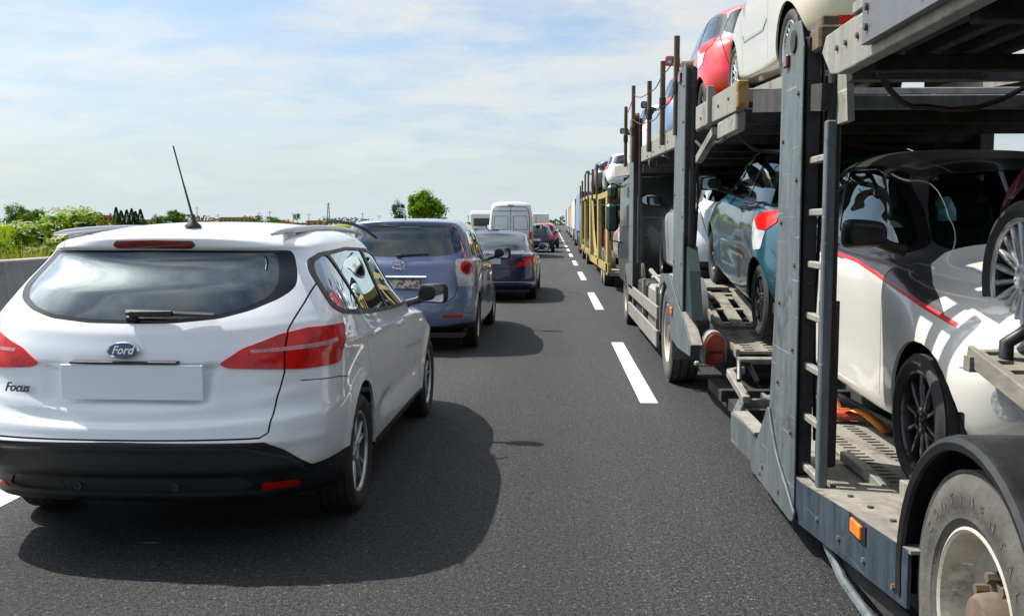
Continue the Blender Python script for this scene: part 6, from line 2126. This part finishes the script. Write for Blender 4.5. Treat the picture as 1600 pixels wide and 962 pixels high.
TG = 'trees on the far side of the fields'
tree(624, 150, 2.6, 4.7, 'slim open tree standing left of the full crowned one above the minivan roof', M_LEAFD, seed=31, n=1700, trunk=.12)
tree(661, 150, 6.6, 6.4, 'full crowned green tree rising above the minivan roof', M_LEAF, seed=32, n=5200, trunk=.08)
tree(687, 152, 2.4, 3.0, 'small tree at the right foot of the full crowned green one', M_LEAF, seed=33, n=1200, trunk=.05)
tree(10, 300, 8.0, 7.6, 'tallest of the clump of trees at the far left edge', M_LEAFF, seed=41, group=TG, n=2200, trunk=.05)
tree(26, 305, 7.0, 5.4, 'middle of the three broad trees at the far left', M_LEAFF, seed=42, group=TG, n=1800, trunk=.05)
tree(43, 298, 8.5, 6.0, 'rightmost of the three broad trees at the far left, above the elder bush', M_LEAFF, seed=43, group=TG, n=2200, trunk=.05)
tree(264, 300, 6.6, 5.6, 'round bright tree left of the aerial of the white estate car', M_LEAFF, seed=44, group=TG, n=2400, trunk=.04)
tree(276, 306, 5.2, 4.6, 'round tree nestled against the right side of the bright one near the aerial', M_LEAFF, seed=45, group=TG, n=1600, trunk=.04)
tree(245, 300, 5.5, 3.6, 'low spreading tree left of the round bright tree', M_LEAFF, seed=46, group=TG, n=1500, trunk=.04)
tree(236, 310, 2.6, 4.2, 'small dark pointed tree beside the low spreading one', M_LEAFD, seed=47, group=TG, n=700, trunk=.04)
tree(142, 330, 5.0, 5.0, 'dark tree behind the left end of the orange house', M_LEAFD, seed=48, group=TG, n=900, trunk=.1)
tree(128, 310, 3.6, 3.2, 'small tree left of the orange house', M_LEAFD, seed=49, group=TG, n=700, trunk=.05)
for k, (px, hh) in enumerate(((173, 6.0), (181, 5.0), (190, 5.2), (198, 5.6), (204, 4.8), (212, 5.4))):
    tree(px, 300, 2.7, hh, ('tallest dark conifer, left end of the row right of the orange house', 'second conifer from the left in the row right of the orange house', 'third conifer of the row, counted from the orange house', 'fourth conifer of the row, counted from the orange house', 'short fifth conifer of the row right of the orange house', 'last conifer of the row, nearest to the round bright tree')[k], M_CONIF, 'cone', 60 + k, 'row of dark conifers across the field', n=1300)
tree(462, 320, 2.8, 4.6, 'small round topped tree on a thin trunk behind the roof rail', M_LEAFD, seed=51, group=TG, n=800, trunk=.4)
tree(425, 320, 5.6, 3.4, 'low round tree between the pillared farmhouse and the thin trunked tree', M_LEAFF, seed=52, group=TG, n=1000, trunk=.05)
tree(398, 320, 4.4, 4.2, 'tree at the right gable of the pillared farmhouse', M_LEAFF, seed=53, group=TG, n=1000, trunk=.05)
tree(508, 330, 3.0, 3.6, 'small blue green tree below the tall pylon', M_LEAFD, seed=54, group=TG, n=700, trunk=.1)


def woods():
    rng = random.Random(9)
    b = MB()
    for px in range(-20, 900, 5):
        d = 520 + 60 * math.sin(px * .013)
        X = far_x(px, d)
        hh = 3.0 + 1.3 * math.sin(px * .05) + 1.2 * math.sin(px * .021 + 1)
        for k in range(22):
            p = Vector((X + rng.uniform(-2, 2), d + rng.uniform(-3, 3), GZ + rng.uniform(0, max(.8, hh))))
            s = rng.uniform(.3, .7); i = len(b.v)
            u = Vector((rng.uniform(-1, 1), rng.uniform(-.3, .3), rng.uniform(-1, 1))).normalized(); v = Vector((-u.z, 0, u.x))
            b.v += [tuple(p - u * s), tuple(p + v * s * .6), tuple(p + u * s), tuple(p - v * s * .6)]
            b.face([i, i + 1, i + 2, i + 3])
    tag(b.build('distant_treeline', veg_mat('leaf_haze', (.05, .085, .05), (.10, .14, .075), .1), fix=False), 'low hazy line of trees along the horizon', 'treeline', kind='stuff')


woods()


def house(px, d, w, h, dep, wall, roofc, label, nwin=4, floors=2, name='house', pillars=False, roofh=None):
    root = empty(name, (far_x(px, d), d, GZ - .12))
    mw = mat('wall_%g_%g' % (wall[0], wall[2]), wall, .85, var=.12, vscale=.6)
    mr = mat('roof_%g' % roofc[0], roofc, .85, var=.2, vscale=1.5)
    rh = roofh or h * .25
    b = MB(); b.box(-w / 2, w / 2, 0, dep, 0, h); b.build('wall', mw, root)
    b = MB(); b.prism([(-w / 2 - .4, h + .01), (w / 2 + .4, h + .01), (w / 2 - rh * .8, h + rh), (-w / 2 + rh * .8, h + rh)], 'y', -.4, dep + .4); rf = b.build('roof', mr, root)
    b = MB(); b.box(w * .15, w * .15 + .5, dep * .4, dep * .4 + .5, h + rh * .5, h + rh + .6); b.build('chimney', mw, rf)
    fh = h / floors
    for f in range(floors):
        for k in range(nwin):
            x = -w / 2 + (k + .5) * w / nwin
            b = MB(); b.box(x - .4, x + .4, -.03, .05, f * fh + fh * .35, f * fh + fh * .8); b.build('window', M_GLOSSBLACK, root)
    if pillars:
        for k in range(nwin + 1):
            x = -w / 2 + k * w / nwin
            b = MB(); b.box(x - .12, x + .12, -.5, -.2, 0, h); b.build('pillar', mw, root)
    tag(root, label, 'house')
    return root


house(152, 320, 6.5, 2.9, 6, (.42, .17, .075), (.30, .11, .06), 'orange red house with pale left wing, left of the conifer row', 4, 2)
house(139, 319, 1.6, 2.6, 4, (.50, .48, .44), (.36, .18, .12), 'narrow pale house wing against the orange house', 1, 2)
house(222, 330, 4.5, 1.8, 5, (.36, .30, .24), (.28, .16, .12), 'low brown house between the conifers and the spreading tree', 3, 1)
house(365, 320, 11, 2.4, 8, (.30, .27, .24), (.34, .15, .10), 'long farmhouse with pillars and a red roof, right of the aerial', 8, 1, pillars=True, roofh=.55)
house(318, 330, 7, 1.3, 5, (.48, .26, .14), (.40, .17, .09), 'low orange roofed house just right of the aerial', 3, 1, roofh=.7)
house(441, 340, 4.5, 1.2, 5, (.45, .25, .15), (.38, .16, .09), 'tiny orange roofed house left of the thin trunked tree', 2, 1, roofh=.6)
house(490, 320, 5.5, 1.4, 5, (.42, .32, .16), (.30, .16, .10), 'low ochre house between the thin trunked tree and the pylon', 3, 1, roofh=.5)
house(95, 420, 9, 1.9, 6, (.36, .32, .30), (.30, .16, .12), 'low distant house behind the elder bush', 4, 1, roofh=.8)
house(70, 400, 6, 2.2, 6, (.30, .27, .25), (.26, .14, .11), 'distant brown house between the far left trees and the elder bush', 3, 1, roofh=1.0)


def pole(px, top, d, label, lattice=False):
    X = far_x(px, d); h = 1.55 + (348 - top) * d / FPX - GZ
    root = empty('pylon' if lattice else 'power_pole', (X, d, GZ - .12))
    b = MB()
    mm = mat('pole_grey', (.22, .22, .22), .7)
    if lattice:
        for sx_ in (-1, 1):
            for sy_ in (-1, 1):
                b.bar((sx_ * .6, sy_ * .6, 0), (sx_ * .08, sy_ * .08, h), .12, .12)
        for k in range(6):
            z = h * k / 6; w_ = .6 * (1 - k / 6) + .08
            b.bar((-w_, -w_, z), (w_, -w_, z + h / 6), .07, .07); b.bar((w_, -w_, z), (-w_, -w_, z + h / 6), .07, .07)
    else:
        b.tube([(0, 0, 0), (0, 0, h)], [.16, .10], n=6)
    b.build('mast', mm, root)
    c = MB(); c.box(-.9, .9, -.05, .05, h * .9, h * .9 + .1); c.build('crossarm', mm, root)
    if lattice:
        c = MB(); c.box(-.7, .7, -.05, .05, h * .78, h * .78 + .1); c.build('crossarm', mm, root)
    tag(root, label, 'pylon' if lattice else 'pole')


pole(512, 316, 330, 'tall lattice pylon left of the minivan', True)
for px, tp, l_ in ((55, 322, 'thin pole right of the far left trees'), (84, 330, 'thin pole just left of the orange house'), (303, 322, 'pole right behind the aerial of the estate car'), (336, 334, 'pole at the left gable of the pillared farmhouse'), (402, 331, 'pole at the right end of the pillared farmhouse'), (419, 329, 'slim pole over the low round tree'),
                  (456, 332, 'pole beside the thin trunked small tree'), (481, 333, 'pole over the ochre house'), (566, 332, 'pole farther right of the pylon'), (592, 336, 'last pole before the slim open tree'), (732, 336, 'pole between the minivan and the motorhome')):
    pole(px, tp, 330, l_)


# ---------------------------------------------------------------- lorries queuing ahead
def lorry(px, d, X, h, L, colr, rearc, label, frame=(.05, .05, .055), w=2.5, low=None, lateral=True):
    root = empty('lorry', (X + w / 2, d, 0))
    mb_ = mat('curtain_%g_%g' % (colr[0], colr[2]), colr, .5, var=.1, vscale=.8, bump=.1, bscale=3)
    mr = mat('doors_%g_%g' % (rearc[0], rearc[2]), rearc, .45, var=.1, vscale=.8)
    mf = mat('lorry_frame', frame, .5)
    b = MB(); b.box(-w / 2, w / 2, .12, L, 1.1, h, .03); b.build('curtain_side', mb_, root)
    for s in (-1, 1):
        b = MB(); b.box(min(s * .01, s * (w / 2 - .1)), max(s * .01, s * (w / 2 - .1)), 0, .12, 1.15, h - .12, .01); dr = b.build('rear_door', mr, root)
        c = MB(); c.tube([(s * w * .18, -.02, 1.2), (s * w * .18, -.02, h - .2)], .02, n=6); c.build('lock_rod', M_GALV, dr)
        b = MB(); b.box(s * (w / 2 - .05) - .05, s * (w / 2 - .05) + .05, -.02, .14, 1.1, h + .01); b.build('corner_post', mr if not low else mf, root)
        b = MB(); b.box(s * (w / 2 - .3) - .22, s * (w / 2 - .3) + .22, -.06, 0, .72, .88, .02); b.build('tail_light', M_RED, root)
        for y in (1.6, 2.9, 4.2):
            if y > L - 2: continue
            b = MB(); b.lathe([(-.14, .3), (-.14, .5), (-.12, .52), (.12, .52), (.14, .5), (.14, .3), (.03, .28), (.03, .01)], n=24); b.build('wheel', M_TRTYRE, root, loc=(s * (w / 2 - .17), y, .52), rot=(0, 0, 0 if s > 0 else PI))
    b = MB(); b.box(-w / 2 + .02, w / 2 - .02, -.02, .10, h - .12, h + .02); b.build('door_header', mr, root)
    b = MB(); b.box(-w / 2 + .1, w / 2 - .1, -.02, L, .85, 1.08, .02); b.build('chassis', M_UNDER, root)
    b = MB(); b.box(-w / 2 + .05, w / 2 - .05, -.08, -.02, .45, .60, .01); b.build('bumper_bar', M_UNDER, root)
    for s in (-1, 1):
        b = MB(); b.box(s * (w / 2) - .02, s * (w / 2) + .02, 5.0, L - 3, .45, .85); b.build('side_guard', M_GALV, root)
    b = MB(); b.prism([(L + .6, .5), (L + 2.7, .5), (L + 2.75, 1.4), (L + 2.4, h - .3), (L + .6, h - .25)], 'x', -w / 2 + .03, w / 2 - .03); b.build('cab', mb_, root, bevel=.1)
    tag(root, label, 'lorry')
    return root


lorry(0, 49, 1.28, 3.05, 8.5, (.16, .23, .38), (.012, .045, .26), 'blue lorry with dark blue rear frame beyond the yellow transporter')
lorry(0, 66, 1.40, 3.1, 9, (.55, .53, .48), (.05, .05, .06), 'white sided lorry with dark rear just beyond the blue lorry')
lorry(0, 84, 1.62, 3.2, 12, (.45, .37, .22), (.40, .32, .19), 'ochre yellow lorry in the middle of the distant lorry queue')
lorry(0, 104, 1.72, 3.35, 13, (.30, .24, .20), (.10, .08, .08), 'brown lorry beyond the ochre yellow one')
lorry(0, 128, 1.85, 3.5, 13, (.45, .47, .48), (.30, .31, .32), 'pale grey lorry beyond the brown one')
lorry(0, 156, 1.95, 3.6, 13, (.22, .25, .27), (.14, .16, .17), 'dark grey lorry, last one to be made out in the queue')

# yellow framed transporter
yc = empty('yellow_transporter', (0, 0, 0))
tag(yc, 'yellow framed car transporter beyond the lorry with the dark cab', 'car transporter')
YX = 1.22
for (y0, y1, zt) in ((22.6, 23.6, 2.28), (27.2, 28.2, 2.30), (33.0, 34.4, 2.46), (38.5, 39.6, 2.5), (44.0, 45.4, 2.6)):
    b = MB(); b.prism([(y0, .35), (y1 - .3, .35), (y1, zt), (y0 + .35, zt), (y0 + .1, 1.2)], 'x', YX, YX + .10); part(b, 'post', M_YEL, yc, bevel=.01)
    b = MB(); b.box(YX + 2.3, YX + 2.4, y0, y1, .35, zt); part(b, 'far_post', M_YEL, yc)
for (ya, yb, za, zb, hh) in ((22.4, 28.4, 2.20, 2.26, .14), (28.6, 34.4, 2.30, 2.42, .12), (34.6, 45.4, 2.45, 2.56, .12)):
    b = MB(); b.bar((YX + .03, ya, za), (YX + .03, yb, zb), .07, hh); part(b, 'upper_side_beam', M_YEL, yc, bevel=.008)
    b = MB(); b.box(YX + .1, YX + 2.35, ya, yb, za - .05, za - .02); part(b, 'upper_deck', M_UNDER, yc)
b = MB(); b.box(YX - .02, YX + 2.4, 22.3, 22.45, 2.12, 2.30, .01); part(b, 'end_beam', M_YEL, yc)
b = MB(); b.prism([(22.3, .42), (33.5, .30), (33.5, .48), (22.3, .62)], 'x', YX, YX + .05); part(b, 'lower_side_beam', M_YEL, yc)
b = MB(); b.prism([(34.6, .45), (45.4, .45), (45.4, .62), (34.6, .62)], 'x', YX, YX + .05); part(b, 'lower_side_beam', M_YEL, yc)
b = MB(); b.box(YX + .05, YX + 2.35, 22.3, 45, .36, .44); part(b, 'lower_deck', M_DECK, yc)
b = MB(); b.bar((YX + .04, 29.5, .45), (YX + .04, 31.3, 1.2), .05, .30); b.bar((YX + .04, 31.3, 1.2), (YX + .04, 32.6, 2.3), .05, .22); part(b, 'v_brace', M_YEL, yc)
for yy in (24.6, 25.7, 37.5, 43):
    for xx, sd in ((YX + .16, -1), (YX + 2.25, 1)):
        truck_wheel(yc, xx, yy, .43, .43, .26, .28, sd, None, 6)
b = MB(); b.box(YX + .25, YX + .70, 22.22, 22.30, .42, .56, .01); part(b, 'tail_light', M_RED, yc)
b = MB(); b.box(YX + 1.7, YX + 2.15, 22.22, 22.30, .42, .56, .01); part(b, 'tail_light', M_RED, yc)
b = MB(); b.box(YX + .05, YX + 2.3, 46.2, 48.2, .5, 2.4, .06); part(b, 'cab', mat('cab_dark', (.012, .014, .016), .35), yc)
for (yy, z0, z1) in ((27.8, 2.3, 3.15), (31, 2.35, 3.2), (34.8, 2.4, 3.35), (38.2, 2.45, 3.4), (42, 2.5, 3.3), (45, 2.5, 3.2)):
    b = MB(); b.tube([(YX - .02, yy, z0 - .1), (YX - .02, yy, z1)], .035, n=8); part(b, 'stanchion', M_RUST, yc)
fz = dict(small_cfg); fz.update(interior=False, step=.1)
YG = 'cars loaded on the yellow transporter'
car('white_hatchback', (YX + 1.12, 22.9, .46), (0, 0, 0), SMALL, M_VANWHITE, fz, 'white hatchback low on the yellow transporter, behind its rear post', YG, step=.1)
car('red_hatchback', (YX + 1.12, 27.6, .46), (0, 0, 0), SMALL, PC['red'], fz, 'red hatchback low on the yellow transporter, in front of the white one', YG, step=.1)
car('white_hatchback', (YX + 1.45, 35.5, 2.58), (0, 0, 0), SMALL, M_VANWHITE, fz, 'white hatchback on the upper deck of the yellow transporter', YG, step=.1)
car('dark_hatchback', (YX + 1.12, 40.2, 2.60), (0, 0, 0), SMALL, PC['darkgrey'], fz, 'dark hatchback on the upper deck of the yellow transporter, ahead of the white one', YG, step=.12)
